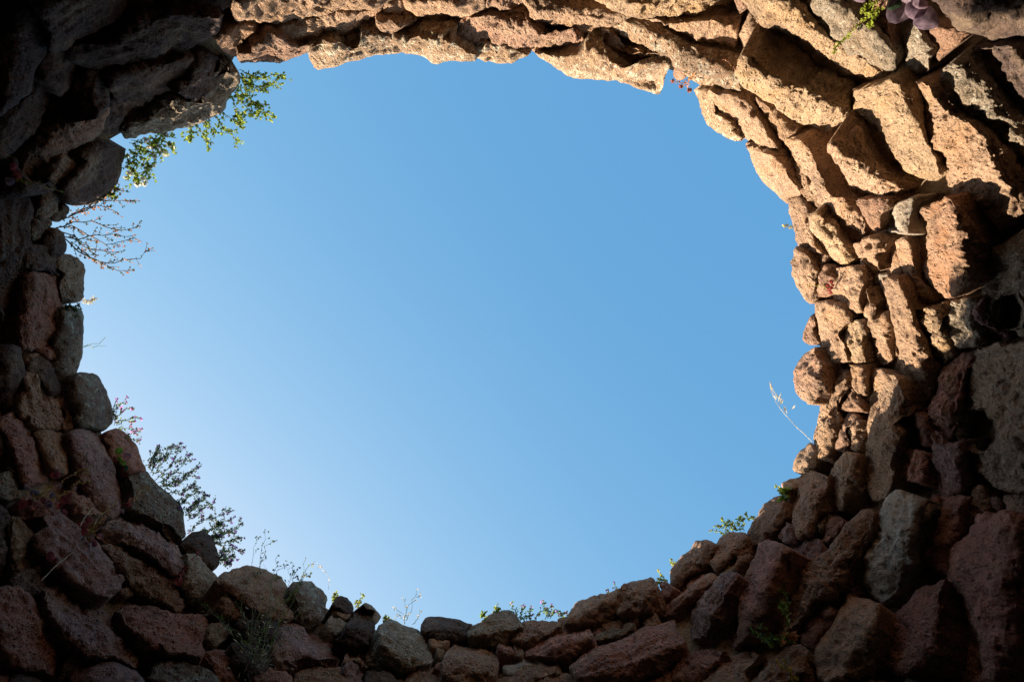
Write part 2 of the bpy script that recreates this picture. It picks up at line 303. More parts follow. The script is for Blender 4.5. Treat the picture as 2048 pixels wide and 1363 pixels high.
sheet(0, 0, 2.924, [
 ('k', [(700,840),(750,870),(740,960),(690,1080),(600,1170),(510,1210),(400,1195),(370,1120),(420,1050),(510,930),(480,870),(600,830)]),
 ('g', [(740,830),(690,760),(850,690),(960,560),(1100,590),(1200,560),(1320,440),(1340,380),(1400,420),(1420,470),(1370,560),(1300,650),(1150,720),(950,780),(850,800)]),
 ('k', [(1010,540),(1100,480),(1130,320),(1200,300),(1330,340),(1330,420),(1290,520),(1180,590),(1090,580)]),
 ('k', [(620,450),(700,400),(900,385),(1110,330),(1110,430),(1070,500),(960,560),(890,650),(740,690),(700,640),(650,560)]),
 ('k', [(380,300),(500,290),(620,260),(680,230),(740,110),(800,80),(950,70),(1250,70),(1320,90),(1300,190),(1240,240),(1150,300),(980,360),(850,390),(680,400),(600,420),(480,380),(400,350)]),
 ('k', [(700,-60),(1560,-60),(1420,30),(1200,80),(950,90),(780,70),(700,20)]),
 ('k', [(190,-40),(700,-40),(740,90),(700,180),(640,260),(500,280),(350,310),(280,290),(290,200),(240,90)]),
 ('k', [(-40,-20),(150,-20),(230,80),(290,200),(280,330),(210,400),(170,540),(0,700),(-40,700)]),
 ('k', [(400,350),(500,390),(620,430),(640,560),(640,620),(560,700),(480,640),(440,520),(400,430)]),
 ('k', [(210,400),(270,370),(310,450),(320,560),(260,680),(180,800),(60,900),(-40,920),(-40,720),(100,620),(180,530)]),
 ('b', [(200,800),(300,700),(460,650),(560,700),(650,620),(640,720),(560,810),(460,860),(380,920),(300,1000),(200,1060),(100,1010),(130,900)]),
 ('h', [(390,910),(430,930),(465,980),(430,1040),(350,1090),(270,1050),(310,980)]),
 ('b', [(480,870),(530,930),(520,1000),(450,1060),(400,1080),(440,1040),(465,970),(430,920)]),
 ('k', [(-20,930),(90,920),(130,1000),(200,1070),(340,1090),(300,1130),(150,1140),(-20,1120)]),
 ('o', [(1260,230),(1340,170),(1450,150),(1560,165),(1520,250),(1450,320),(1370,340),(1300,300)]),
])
sheet(500, 0, 4.094, [
 ('t', [(-150,30),(-30,-60),(1260,-80),(1180,10),(960,100),(700,90),(500,150),(300,190),(130,215),(-80,210)]),
 ('t', [(130,215),(290,190),(500,160),(700,100),(960,100),(1120,60),(1080,170),(1000,240),(900,300),(760,330),(600,330),(430,365),(300,350),(230,290),(180,240)]),
 ('b', [(150,225),(230,300),(330,350),(440,370),(580,345),(490,430),(470,460),(370,500),(270,555),(140,565),(20,560),(-80,540),(-90,450),(0,430),(100,290)]),
 ('l', [(480,450),(560,360),(660,345),(790,405),(900,380),(1010,230),(1150,310),(1300,440),(1150,465),(1000,480),(850,520),(640,560),(545,560)]),
 ('l', [(1150,310),(1240,320),(1350,280),(1430,185),(1580,210),(1690,200),(1690,350),(1850,450),(1860,480),(1820,510),(1650,515),(1500,530),(1350,470),(1250,440)]),
 ('l', [(650,340),(760,325),(910,290),(900,350),(850,395),(780,405),(710,375)]),
 ('t', [(1030,210),(1080,150),(1260,160),(1300,120),(1420,180),(1370,260),(1220,320),(1120,290)]),
 ('t', [(1090,130),(1120,60),(1200,10),(1250,20),(1300,90),(1280,150),(1100,155)]),
 ('t', [(1240,-60),(1950,-60),(1930,90),(1800,170),(1640,210),(1500,205),(1400,160),(1310,100)]),
])

RIM = [(480,150),(560,135),(620,115),(640,135),(800,115),(860,128),(960,120),(1080,112),(1150,150),(1200,165),(1310,200),(1330,160),(1395,190),(1420,240),(1480,290),(1520,350),(1575,410),(1590,480),(1583,540),(1605,600),(1625,640),(1607,680),(1590,730),(1590,780),(1610,850),(1624,885),(1590,920),(1560,970),(1500,1030),(1490,1060),(1420,1080),(1345,1150),(1300,1150),(1240,1180),(1140,1230),(1030,1220),(960,1245),(860,1230),(770,1245),(735,1205),(700,1190),(660,1190),(620,1158),(560,1150),(500,1130),(440,1140),(430,1100),(380,1060),(330,990),(280,920),(225,850),(210,770),(160,740),(172,630),(165,540),(130,500),(110,450),(150,412),(250,320),(255,290),(400,230),(470,150)]
# ------------------------------------------------------------------ helpers
rnd = random.Random(7)
NR = np.random.RandomState(11)
_perm = np.arange(256); NR.shuffle(_perm); _perm = np.concatenate([_perm, _perm, _perm])
_grad = NR.normal(size=(256, 3)); _grad /= np.linalg.norm(_grad, axis=1)[:, None]

def perlin(P):
    P = np.asarray(P, float)
    i = np.floor(P).astype(int); f = P - i; i &= 255
    w = f * f * f * (f * (f * 6 - 15) + 10)
    out = 0
    for a in (0, 1):
        for b in (0, 1):
            for c in (0, 1):
                h = _perm[_perm[_perm[(i[:, 0] + a) & 255] + ((i[:, 1] + b) & 255)] + ((i[:, 2] + c) & 255)]
                g = _grad[h]
                d = g[:, 0] * (f[:, 0] - a) + g[:, 1] * (f[:, 1] - b) + g[:, 2] * (f[:, 2] - c)
                ww = (w[:, 0] if a else 1 - w[:, 0]) * (w[:, 1] if b else 1 - w[:, 1]) * (w[:, 2] if c else 1 - w[:, 2])
                out = out + ww * d
    return out * 1.6

def fbm(P, octs=3):
    s = 0; a = 1.0
    for k in range(octs):
        s = s + a * perlin(P * 2.03 ** k + 17.3 * k); a *= 0.5
    return s

def new_mesh(name, V, faces, mat=None, smooth=True, loc=(0, 0, 0), parent=None, mats=None, midx=None):
    me = bpy.data.meshes.new(name)
    V = np.asarray(V, float) - np.asarray(loc, float)
    me.from_pydata(V.tolist(), [], faces)
    for m in (mats or ([mat] if mat else [])):
        me.materials.append(m)
    if smooth:
        me.polygons.foreach_set('use_smooth', [True] * len(me.polygons))
    if midx is not None:
        me.polygons.foreach_set('material_index', midx)
    me.update()
    o = bpy.data.objects.new(name, me)
    C.objects.link(o)
    if parent is not None:
        o.parent = parent
        o.location = Vector(loc) - parent.location
    else:
        o.location = loc
    return o

def tag(o, label=None, cat=None, group=None, kind=None):
    if label: o['label'] = label
    if cat: o['category'] = cat
    if group: o['group'] = group
    if kind: o['kind'] = kind
    return o

def empty(name, loc, label, cat, group=None):
    o = bpy.data.objects.new(name, None)
    o.empty_display_size = 0.1
    o.location = loc
    C.objects.link(o)
    return tag(o, label, cat, group)

# ------------------------------------------------------------------ the shape of the chamber
_r = np.array(RIM, float) - (CX, CY)
_t = np.arctan2(_r[:, 1], _r[:, 0]); _p = np.hypot(_r[:, 0], _r[:, 1])
_o = np.argsort(_t); _t = _t[_o]; _p = _p[_o]
TG = np.linspace(-math.pi, math.pi, 721)[:-1]
PRAW = np.interp(TG, _t, _p, period=2 * math.pi)
_f = np.fft.rfft(PRAW); _k = np.arange(len(_f)); _f *= np.exp(-(_k / 7.0) ** 2)
PSM = np.fft.irfft(_f, 720)
PMAX = np.array([PRAW[np.arange(i - 8, i + 9) % 720].max() for i in range(720)])

def prim(th):
    return np.interp(th, TG, PSM, period=2 * math.pi)

def zcone(u, v):
    th = np.arctan2(v, u); p = np.hypot(u, v)
    return (prim(th) * H + F * K * H) / (p + F * K)

def W(px, py, z):
    return Vector(((px - CX) / F * z, (py - CY) / F * z, z))

# ------------------------------------------------------------------ materials
def nn(nt, t, **kw):
    n = nt.nodes.new(t)
    for k, v in kw.items():
        if k in n.inputs: n.inputs[k].default_value = v
        else: setattr(n, k, v)
    return n

def mix_rgb(nt, fac, a, b, blend='MIX'):
    m = nt.nodes.new('ShaderNodeMix'); m.data_type = 'RGBA'; m.blend_type = blend
    for s, val in ((0, fac), (6, a), (7, b)):
        if hasattr(val, 'links'): nt.links.new(val, m.inputs[s])
        else: m.inputs[s].default_value = val if s == 0 else (*val, 1)[:4]
    return m.outputs[2]

def ramp(nt, src, stops):
    r = nt.nodes.new('ShaderNodeValToRGB')
    r.color_ramp.elements[0].position = stops[0][0]; r.color_ramp.elements[0].color = (*[stops[0][1]] * 3, 1)
    r.color_ramp.elements[1].position = stops[-1][0]; r.color_ramp.elements[1].color = (*[stops[-1][1]] * 3, 1)
    for p, c in stops[1:-1]:
        e = r.color_ramp.elements.new(p); e.color = (*[c] * 3, 1)
    nt.links.new(src, r.inputs[0])
    return r.outputs[0]

def stone_material(name, base, warm, lichen=0.0, speck=0.3, pit=1.0, lichen_col=(0.50, 0.49, 0.38)):
    m = bpy.data.materials.new(name); m.use_nodes = True
    nt = m.node_tree; L = nt.links
    bs = nt.nodes['Principled BSDF']
    bs.inputs['Roughness'].default_value = 0.93
    bs.inputs['Specular IOR Level'].default_value = 0.25
    tc = nn(nt, 'ShaderNodeTexCoord'); oi = nn(nt, 'ShaderNodeObjectInfo')
    mp = nn(nt, 'ShaderNodeMapping'); mp.inputs['Scale'].default_value = (1, 1, 0.6)   # vesicles drawn out with the flow of the lava
    L.new(tc.outputs['Object'], mp.inputs['Vector']); OBJ = mp.outputs[0]
    geo = nn(nt, 'ShaderNodeNewGeometry')
    mul = nn(nt, 'ShaderNodeMath', operation='MULTIPLY'); mul.inputs[1].default_value = 37.0
    L.new(oi.outputs['Random'], mul.inputs[0])
    def noise(scale, detail=6, rough=0.6, lac=2.0, vec=None):
        n = nn(nt, 'ShaderNodeTexNoise', noise_dimensions='4D', Scale=scale, Detail=detail, Roughness=rough)
        L.new(vec or OBJ, n.inputs['Vector']); L.new(mul.outputs[0], n.inputs['W'])
        return n.outputs['Fac']
    big = noise(7, 4, 0.55); mid = noise(26, 8, 0.7); fine = noise(85, 8, 0.8)
    dark = tuple(c * 0.52 for c in base); lite = tuple(min(c * 1.38, 0.7) for c in base)
    col = mix_rgb(nt, ramp(nt, mid, [(0.3, 0), (0.7, 1)]), dark, lite)
    col = mix_rgb(nt, ramp(nt, big, [(0.48, 0), (0.66, 0.75)]), col, warm)
    col = mix_rgb(nt, ramp(nt, fine, [(0.38, 0.6), (0.58, 0)]), col, tuple(c * 0.35 for c in base))  # fine hollows darkened too, their shadow put into the colour
    # pale mineral specks
    v = nn(nt, 'ShaderNodeTexVoronoi', Scale=70.0); v.feature = 'F1'
    L.new(OBJ, v.inputs['Vector'])
    sp = ramp(nt, v.outputs['Distance'], [(0.10, speck), (0.19, 0)])
    gate = ramp(nt, noise(16, 3, 0.5), [(0.54, 0), (0.62, 1)])
    mm = nn(nt, 'ShaderNodeMath', operation='MULTIPLY'); L.new(sp, mm.inputs[0]); L.new(gate, mm.inputs[1])
    col = mix_rgb(nt, mm.outputs[0], col, (0.55, 0.5, 0.42))
    if lichen > 0:
        ln = ramp(nt, noise(20, 9, 0.72), [(0.60 - 0.14 * lichen, 0), (0.66 - 0.14 * lichen, 0.85)])
        col = mix_rgb(nt, ln, col, lichen_col)
        l2 = ramp(nt, noise(34, 7, 0.6), [(0.60, 0), (0.64, 0.9)])
        col = mix_rgb(nt, l2, col, tuple(min(1, c * 1.35) for c in lichen_col))
    pv0 = nn(nt, 'ShaderNodeTexVoronoi', Scale=46.0); L.new(OBJ, pv0.inputs['Vector'])
    pd = nn(nt, 'ShaderNodeMath', operation='MULTIPLY'); L.new(ramp(nt, pv0.outputs['Distance'], [(0.06, 0.75), (0.26, 0)]), pd.inputs[0])
    L.new(ramp(nt, mid, [(0.42, 0), (0.55, 1)]), pd.inputs[1])
    col = mix_rgb(nt, pd.outputs[0], col, tuple(c * 0.3 for c in base))  # pits darkened in the colour, as their own shadow would
    # dust, wash from the mortar and soot that run across several stones
    wn1 = nn(nt, 'ShaderNodeTexNoise', Scale=4.5, Detail=7.0, Roughness=0.68); L.new(geo.outputs['Position'], wn1.inputs['Vector'])
    col = mix_rgb(nt, ramp(nt, wn1.outputs['Fac'], [(0.50, 0), (0.70, 0.55)]), col, (0.40, 0.29, 0.19))
    wn2 = nn(nt, 'ShaderNodeTexNoise', Scale=2.3, Detail=8.0, Roughness=0.7); L.new(geo.outputs['Position'], wn2.inputs['Vector'])
    col = mix_rgb(nt, ramp(nt, wn2.outputs['Fac'], [(0.52, 0), (0.66, 0.5)]), col, (0.07, 0.05, 0.045))
    # value differs a little from stone to stone
    hsv = nn(nt, 'ShaderNodeHueSaturation')
    mr = nn(nt, 'ShaderNodeMapRange'); mr.inputs['To Min'].default_value = 0.88; mr.inputs['To Max'].default_value = 1.18
    L.new(oi.outputs['Random'], mr.inputs['Value']); L.new(mr.outputs[0], hsv.inputs['Value']); L.new(col, hsv.inputs['Color'])
    L.new(hsv.outputs[0], bs.inputs['Base Color'])
    # vesicles and grain
    wv = nn(nt, 'ShaderNodeTexNoise', Scale=30.0, Detail=4.0); L.new(OBJ, wv.inputs['Vector'])
    add = nn(nt, 'ShaderNodeVectorMath', operation='MULTIPLY_ADD'); add.inputs[1].default_value = (0.03, 0.03, 0.03)
    L.new(wv.outputs['Color'], add.inputs[0]); L.new(OBJ, add.inputs[2])
    vv = nn(nt, 'ShaderNodeTexVoronoi', Scale=46.0); L.new(add.outputs[0], vv.inputs['Vector'])
    pits = ramp(nt, vv.outputs['Distance'], [(0.08, 0), (0.42, 1)])
    v3 = nn(nt, 'ShaderNodeTexVoronoi', Scale=110.0); L.new(add.outputs[0], v3.inputs['Vector'])
    pits2 = ramp(nt, v3.outputs['Distance'], [(0.1, 0), (0.5, 1)])
    hs = nn(nt, 'ShaderNodeMath', operation='MULTIPLY_ADD'); hs.inputs[1].default_value = 1.2 * pit
    fm = nn(nt, 'ShaderNodeMath', operation='MULTIPLY'); fm.inputs[1].default_value = 1.7; L.new(fine, fm.inputs[0])
    pv = nn(nt, 'ShaderNodeMath', operation='PINGPONG'); pv.inputs[1].default_value = 1.0; L.new(mul.outputs[0], pv.inputs[0])
    pv2 = nn(nt, 'ShaderNodeMath', operation='MULTIPLY_ADD'); pv2.inputs[1].default_value = 1.3; pv2.inputs[2].default_value = 0.45
    L.new(pv.outputs[0], pv2.inputs[0])
    pp = nn(nt, 'ShaderNodeMath', operation='MULTIPLY'); L.new(pits, pp.inputs[0]); L.new(pv2.outputs[0], pp.inputs[1])
    L.new(pp.outputs[0], hs.inputs[0]); L.new(fm.outputs[0], hs.inputs[2])
    h2 = nn(nt, 'ShaderNodeMath', operation='MULTIPLY_ADD'); h2.inputs[1].default_value = 1.3
    L.new(mid, h2.inputs[0]); L.new(hs.outputs[0], h2.inputs[2])
    h3 = nn(nt, 'ShaderNodeMath', operation='MULTIPLY_ADD'); h3.inputs[1].default_value = 0.5 * pit
    L.new(pits2, h3.inputs[0]); L.new(h2.outputs[0], h3.inputs[2])
    bp = nn(nt, 'ShaderNodeBump', Strength=1.0, Distance=0.014)
    L.new(h3.outputs[0], bp.inputs['Height']); L.new(bp.outputs[0], bs.inputs['Normal'])
    return m

MAT = {
 't': stone_material('tan_pumice_stone', (0.49, 0.32, 0.215), (0.50, 0.29, 0.155)),
 'y': stone_material('ochre_stone', (0.50, 0.345, 0.22), (0.52, 0.32, 0.15)),
 'o': stone_material('orange_stone', (0.46, 0.275, 0.18), (0.48, 0.24, 0.12)),
 'b': stone_material('brown_basalt', (0.39, 0.235, 0.165), (0.38, 0.20, 0.115)),
 'r': stone_material('reddish_basalt', (0.43, 0.215, 0.165), (0.40, 0.17, 0.12)),
 'p': stone_material('purple_grey_basalt', (0.35, 0.215, 0.20), (0.36, 0.19, 0.15)),
 'k': stone_material('shade_darkened_basalt', (0.115, 0.078, 0.068), (0.14, 0.085, 0.062)),  # dark basalt, deepened to carry shade, mostly the upper left, in its colour
 'h': stone_material('greyish_brown_stone', (0.34, 0.255, 0.19), (0.34, 0.22, 0.13)),
 'g': stone_material('grey_stone', (0.34, 0.28, 0.215), (0.32, 0.23, 0.15), lichen=0.1, lichen_col=(0.40, 0.37, 0.31)),
 'w': stone_material('pale_grey_stone', (0.44, 0.385, 0.32), (0.42, 0.32, 0.23), pit=0.5),
 'l': stone_material('lichen_covered_stone', (0.43, 0.285, 0.18), (0.34, 0.21, 0.12), lichen=0.6, lichen_col=(0.54, 0.48, 0.37)),
 'd': stone_material('dark_lichened_stone', (0.20, 0.155, 0.125), (0.20, 0.13, 0.10), lichen=0.45, lichen_col=(0.29, 0.31, 0.25)),
 'm': stone_material('sandy_mortar', (0.42, 0.31, 0.20), (0.46, 0.35, 0.24), pit=0.25, speck=0.1),
}

def soil_material():
    m = bpy.data.materials.new('dry_soil'); m.use_nodes = True
    nt = m.node_tree; bs = nt.nodes['Principled BSDF']
    n = nn(nt, 'ShaderNodeTexNoise', Scale=3.0, Detail=10.0, Roughness=0.7)
    c = mix_rgb(nt, n.outputs['Fac'], (0.07, 0.05, 0.035), (0.16, 0.12, 0.08))
    nt.links.new(c, bs.inputs['Base Color']); bs.inputs['Roughness'].default_value = 1
    b = nn(nt, 'ShaderNodeBump', Strength=0.6, Distance=0.05); nt.links.new(n.outputs['Fac'], b.inputs['Height'])
    nt.links.new(b.outputs[0], bs.inputs['Normal'])
    return m

# ------------------------------------------------------------------ ground
def disc(R, z, n=96, rings=30):
    V = [(0, 0, z)]; Fc = []
    for k in range(1, rings + 1):
        r = R * (k / rings) ** 3
        for i in range(n):
            a = 2 * math.pi * i / n
            V.append((r * math.cos(a), r * math.sin(a), z))
    for i in range(n):
        Fc.append((0, 1 + i, 1 + (i + 1) % n))
    for k in range(rings - 1):
        for i in range(n):
            a = 1 + k * n + i; b = 1 + k * n + (i + 1) % n
            Fc.append((a, a + n, b + n, b))
    return V, Fc
V, Fc = disc(900, GROUND)
tag(new_mesh('ground', V, Fc, soil_material(), loc=(0, 0, GROUND)), kind='structure')

# ------------------------------------------------------------------ the tower wall
wall = empty('stone_tower', (0, 0, GROUND), 'round roofless tower of rough volcanic stones ringing the blue sky', 'tower')
wall['kind'] = 'thing'
CAV = [(95, 528, 34), (22, 640, 30), (35, 1090, 22), (1700, 850, 1)]

def build_core():
    n = 720; rows = 90
    V = []; Fc = []
    off = 0.085
    ptop = PMAX + 26
    for j in range(rows):
        t = j / (rows - 1)
        p = ptop * (1 - t) + 3100 * t
        z = (PSM * H + F * K * H + F * off) / (p + F * K)
        x = p * np.cos(TG) * z / F; y = p * np.sin(TG) * z / F
        P = np.stack([x, y, z], 1)
        nz = 0.018 * fbm(P * 3.1, 3) + 0.012 * fbm(P * 13, 2)
        px = p * np.cos(TG) + CX; py = p * np.sin(TG) + CY
        push = np.zeros(n)
        for cx, cy, r in CAV:
            d = np.hypot(px - cx, py - cy) / r
            push = np.maximum(push, 1.0 * np.clip(1.6 - d, 0, 1))
        d3 = np.stack([np.cos(TG), np.sin(TG), 0 * TG], 1)
        V.append(P + d3 * (nz + push)[:, None])
    last = V[-1]
    for zz in (last[:, 2].mean() * 0.5, 0.0, GROUND - 0.05):
        rr = np.hypot(last[:, 0], last[:, 1]) + 0.1
        q = np.stack([rr * np.cos(TG), rr * np.sin(TG), 0 * TG + zz], 1)
        V.append(q + 0.03 * perlin(q * 4)[:, None] * np.array([1, 1, 0]))
    rows_in = len(V)
    # top of the wall and its outer face
    top = V[0]
    out = []
    for w in (0.25, 0.6, 1.1, 1.5):
        rr = np.hypot(top[:, 0], top[:, 1]) + w
        q = np.stack([rr * np.cos(TG), rr * np.sin(TG), top[:, 2]], 1)
        q[:, 2] += 0.04 * fbm(q * 2.2, 2)
        out.append(q)
    for zz, w in ((H * 0.8, 1.62), (H * 0.4, 1.8), (0, 2.0), (GROUND - 0.05, 2.1)):
        rr = np.hypot(top[:, 0], top[:, 1]) + w
        out.append(np.stack([rr * np.cos(TG), rr * np.sin(TG), 0 * TG + zz], 1))
    A = list(reversed(out)) + V
    A = np.concatenate(A)
    m = len(A) // n
    for j in range(m - 1):
        for i in range(n):
            a = j * n + i; b = j * n + (i + 1) % n
            Fc.append((a, a + n, b + n, b))
    return new_mesh('mortar_core', A, Fc, MAT['m'], parent=wall)
build_core()

HOLES = [(1962, 856, 30, 0.30), (2012, 625, 24, 0.2), (1700, 850, 1, 0)]

def smooth_outline(pts, jitter=0.028, step=4.0):
    P = np.array(pts, float)
    n = len(P)
    cen = P.mean(0)
    out = []
    for i in range(n):                      # Catmull-Rom, a bit tense, so corners stay
        p0, p1, p2, p3 = P[i - 1], P[i], P[(i + 1) % n], P[(i + 2) % n]
        k = max(2, int(np.hypot(*(p2 - p1)) / step))
        for s in np.arange(k) / k:
            a = 0.36
            m1 = a * (p2 - p0); m2 = a * (p3 - p1)
            out.append((2*s**3-3*s**2+1)*p1 + (s**3-2*s**2+s)*m1 + (-2*s**3+3*s**2)*p2 + (s**3-s**2)*m2)
    Q = np.array(out)
    # area centroid
    x, y = Q[:, 0], Q[:, 1]; x2, y2 = np.roll(x, -1), np.roll(y, -1)
    cr = x * y2 - x2 * y; A = cr.sum() / 2
    c = np.array([((x + x2) * cr).sum(), ((y + y2) * cr).sum()]) / (6 * A)
    d = Q - c
    q3 = np.stack([Q[:, 0] / 34, Q[:, 1] / 34, np.full(len(Q), 3.3)], 1)
    j = 1 + jitter * 1.6 * perlin(q3) + jitter * 0.8 * perlin(q3 * 3.1)
    return c + d * j[:, None], c, abs(A)

def R_PX(a):
    return math.sqrt(a / math.pi)

def stone(kind, pts, rough=1.0, name='stone', step=3.0, raw=False):
    Q, c, area = smooth_outline(pts, step=step)
    u = c - (CX, CY)
    rd = u / np.hypot(*u)
    D = Q - c
    cov = D.T @ D / len(D)
    ev, vec = np.linalg.eigh(cov)
    ma = vec[:, 0]
    if ma @ rd < 0: ma = -ma
    asp = math.sqrt(ev[1] / max(ev[0], 1e-6))
    w = min(max((asp - 1.15) / 0.7, 0), 0.85)
    if ma @ rd < 0.5: w *= 0.4
    n = rd * (1 - w) + ma * w; n /= np.hypot(*n)
    q = (Q - (CX, CY)) @ n; qc = u @ n
    qa, qb = q.min(), q.max()
    A = u + n * (qa - qc); B = u + n * (qb - qc)
    zA = float(zcone(*A)) * (1 + rnd.uniform(-0.006, 0.006)); zB = float(zcone(*B)) * (1 - rnd.uniform(0.004, 0.020))
    if R_PX(area) > 70: zA *= 0.988; zB *= 0.988
    Rf = qa * zA / F
    # the bed of the stone runs on over the course below
    ext = np.clip((q - qc) / (qb - qc), 0, 1)
    ext = ext * ext * (3 - 2 * ext) * (13 if R_PX(area) > 25 else 7)
    Q = Q + ext[:, None] * n
    # mesh points: rings between the middle and the outline
    rad = np.hypot(*(Q - c).T)
    nr = max(5, int(rad.mean() / step))
    fr = np.linspace(1, 0, nr + 1)[:-1]
    X = np.concatenate([c + (Q - c) * f for f in fr] + [c[None]])
    fv = np.concatenate([np.full(len(Q), f) for f in fr] + [[0.0]])
    rv = np.concatenate([rad for f in fr] + [[rad.mean()]])
    uv = X - (CX, CY)
    qq = uv @ n
    zf = F * Rf / qq
    m = rnd.uniform(55, 130)
    z = (zf ** m / zB ** m + 1) ** (1 / m) * zB
    z = np.minimum(z, zA * 1.12)
    s = (1 - fv) * (0.5 * rv + 0.5 * math.sqrt(area / math.pi)) * z / F
    R0 = math.sqrt(area / math.pi) * zB / F
    we = R0 * rnd.uniform(0.16, 0.34); t = np.clip(1 - s / we, 0, 1)
    roll = we * 1.15 * (1 - np.sqrt(np.clip(1 - t * t, 0, 1)))
    off = rnd.uniform(0, 100)
    P = np.stack([uv[:, 0] * z / F, uv[:, 1] * z / F, z], 1)
    PN = P * np.array([1, 1, 0.62]) + off
    big = R0 * 0.17
    # knobbly broken facets, then grain
    d = big * fbm(PN / (R0 * 1.3), 2)
    # a few flat breaks across the rounded block
    for _ in range(3):
        a = Vector((rnd.gauss(0, 1), rnd.gauss(0, 1), rnd.gauss(0, 1))).normalized()
        c0 = P.mean(0) + np.array(a) * R0 * rnd.uniform(0.25, 0.6)
        h_ = (P - c0) @ np.array(a)
        d += np.clip(h_, 0, 0.10) * 0.32
    d -= 0.016 * (np.abs(perlin(PN * 6.0)) - 0.22)
    st = rnd.choice([0, 0, 0.008, 0.014])
    if st: d += st * fbm(P * np.array([2.5, 2.5, 26]) + off, 2)
    rg = rough * rnd.uniform(0.7, 1.35)
    d += 0.013 * fbm(PN * 12, 2) * rg
    d += 0.012 * fbm(PN * 30, 3) * rg
    cav = perlin(PN * 17 + 31)
    d += 0.020 * np.clip(cav - 0.40, 0, 1) / 0.4 * rough
    damp = 0.5 + 0.5 * np.clip(s / (we * 0.6), 0, 1)
    z2 = z + roll
    for hx, hy, hr, hd in HOLES:
        dd = np.hypot(X[:, 0] - hx, (X[:, 1] - hy) * 0.85) / hr
        z2 = z2 + hd * np.clip(1.15 - dd, 0, 0.4) / 0.4
    P = np.stack([uv[:, 0] * z2 / F, uv[:, 1] * z2 / F, z2], 1)
    N = len(Q); faces = []
    for j in range(nr - 1):
        for i in range(N):
            a = j * N + i; b = j * N + (i + 1) % N
            faces.append((a, b, b + N, a + N))
    cidx = nr * N
    fa = np.array(faces)
    for i in range(N):
        faces.append(((nr - 1) * N + i, (nr - 1) * N + (i + 1) % N, cidx))
    # relief pushed in and out along the surface, not along the line of sight
    fn = np.cross(P[fa[:, 2]] - P[fa[:, 0]], P[fa[:, 3]] - P[fa[:, 1]])
    vn = np.zeros_like(P)
    for k in range(4): np.add.at(vn, fa[:, k], fn)
    vn[cidx] = vn[(nr - 1) * N:nr * N].sum(0)
    vn /= np.linalg.norm(vn, axis=1)[:, None] + 1e-9
    cdir = P / np.linalg.norm(P, axis=1)[:, None]
    vn *= np.where((vn * cdir).sum(1) < 0, -1, 1)[:, None]      # into the stone
    vn = vn * 0.75 + cdir * 0.25
    P = P + vn * (d * damp)[:, None]
    # the body that runs back into the wall
    n3 = np.array([n[0], n[1], 0.06])
    edge = P[:N]; cen = edge.mean(0)
    depth = min(0.5, 0.22 + R0 * 0.8)
    r2 = cen + (edge - cen) * 0.99 + n3 * depth * 0.45
    r3 = cen + (edge - cen) * 0.84 + n3 * depth
    base = len(P)
    P = np.concatenate([P, r2, r3, (cen + n3 * depth)[None]])
    for i in range(N):
        k = (i + 1) % N
        faces.append((k, i, base + i, base + k))
        faces.append((base + k, base + i, base + N + i, base + N + k))
        faces.append((base + N + k, base + N + i, base + 2 * N))
    if raw: return P, faces
    o = new_mesh(name, P, faces, MAT[kind], loc=tuple(cen), parent=wall)
    return o

for kind, pts in S:
    stone(kind, pts)
# stones of the same courses just beyond the picture's edge
nf = 0
low = []
p = 735.0
while p < 2900:
    h = 118 + 0.10 * (p - 700)
    a = rnd.uniform(0, 1)
    while a < 2 * math.pi + 0.0:
        Ln = rnd.uniform(150, 260) * (0.8 + p / 2500)
        da = Ln / p
        am = a + da / 2
        cx, cy = CX + p * math.cos(am), CY + p * math.sin(am)
        if not (-100 < cx < 2148 and -100 < cy < 1463):
            pts = []
            ex, ey = 0.5 * Ln * 0.98, 0.5 * h * 1.04
            for q in range(9):
                t = 2 * math.pi * q / 9
                k = (abs(math.cos(t)) ** 3.2 + abs(math.sin(t)) ** 3.2) ** (-1 / 3.2) * rnd.uniform(0.9, 1.06)
                l, r = ex * k * math.cos(t), ey * k * math.sin(t)
                pts.append((cx + r * math.cos(am) - l * math.sin(am), cy + r * math.sin(am) + l * math.cos(am)))
            if nf < 68:
                stone(rnd.choice('brpkkh'), pts, step=9)
            else:
                low.append(stone('k', pts, step=22, raw=True))
            nf += 1
        a += da
    p += h * 0.86
LV = []; LF = []
for P_, f_ in low:
    k = len(LV); LV.extend(P_.tolist()); LF.extend([tuple(i + k for i in q) for q in f_])
lower = new_mesh('lower_stones', LV, LF, MAT['b'], parent=wall, loc=LV[0])
lower['kind'] = 'stuff'
print('stones', len(S), 'beyond frame', nf)
# ------------------------------------------------------------------ plants
def leaf_material(name, col, trans=0.45, rough=0.6):
    m = bpy.data.materials.new(name); m.use_nodes = True
    nt = m.node_tree; bs = nt.nodes['Principled BSDF']; out = nt.nodes['Material Output']
    g = nn(nt, 'ShaderNodeNewGeometry')
    n = nn(nt, 'ShaderNodeTexNoise', Scale=40.0, Detail=2.0)
    nt.links.new(g.outputs['Position'], n.inputs['Vector'])
    c = mix_rgb(nt, ramp(nt, n.outputs['Fac'], [(0.35, 0), (0.65, 1)]), tuple(x * 0.6 for x in col), tuple(min(1, x * 1.35) for x in col))
    nt.links.new(c, bs.inputs['Base Color']); bs.inputs['Roughness'].default_value = rough
    bs.inputs['Specular IOR Level'].default_value = 0.3
    tr = nn(nt, 'ShaderNodeBsdfTranslucent'); nt.links.new(c, tr.inputs['Color'])
    mx = nn(nt, 'ShaderNodeMixShader'); mx.inputs[0].default_value = trans
    nt.links.new(bs.outputs[0], mx.inputs[1]); nt.links.new(tr.outputs[0], mx.inputs[2])
    nt.links.new(mx.outputs[0], out.inputs['Surface'])
    return m
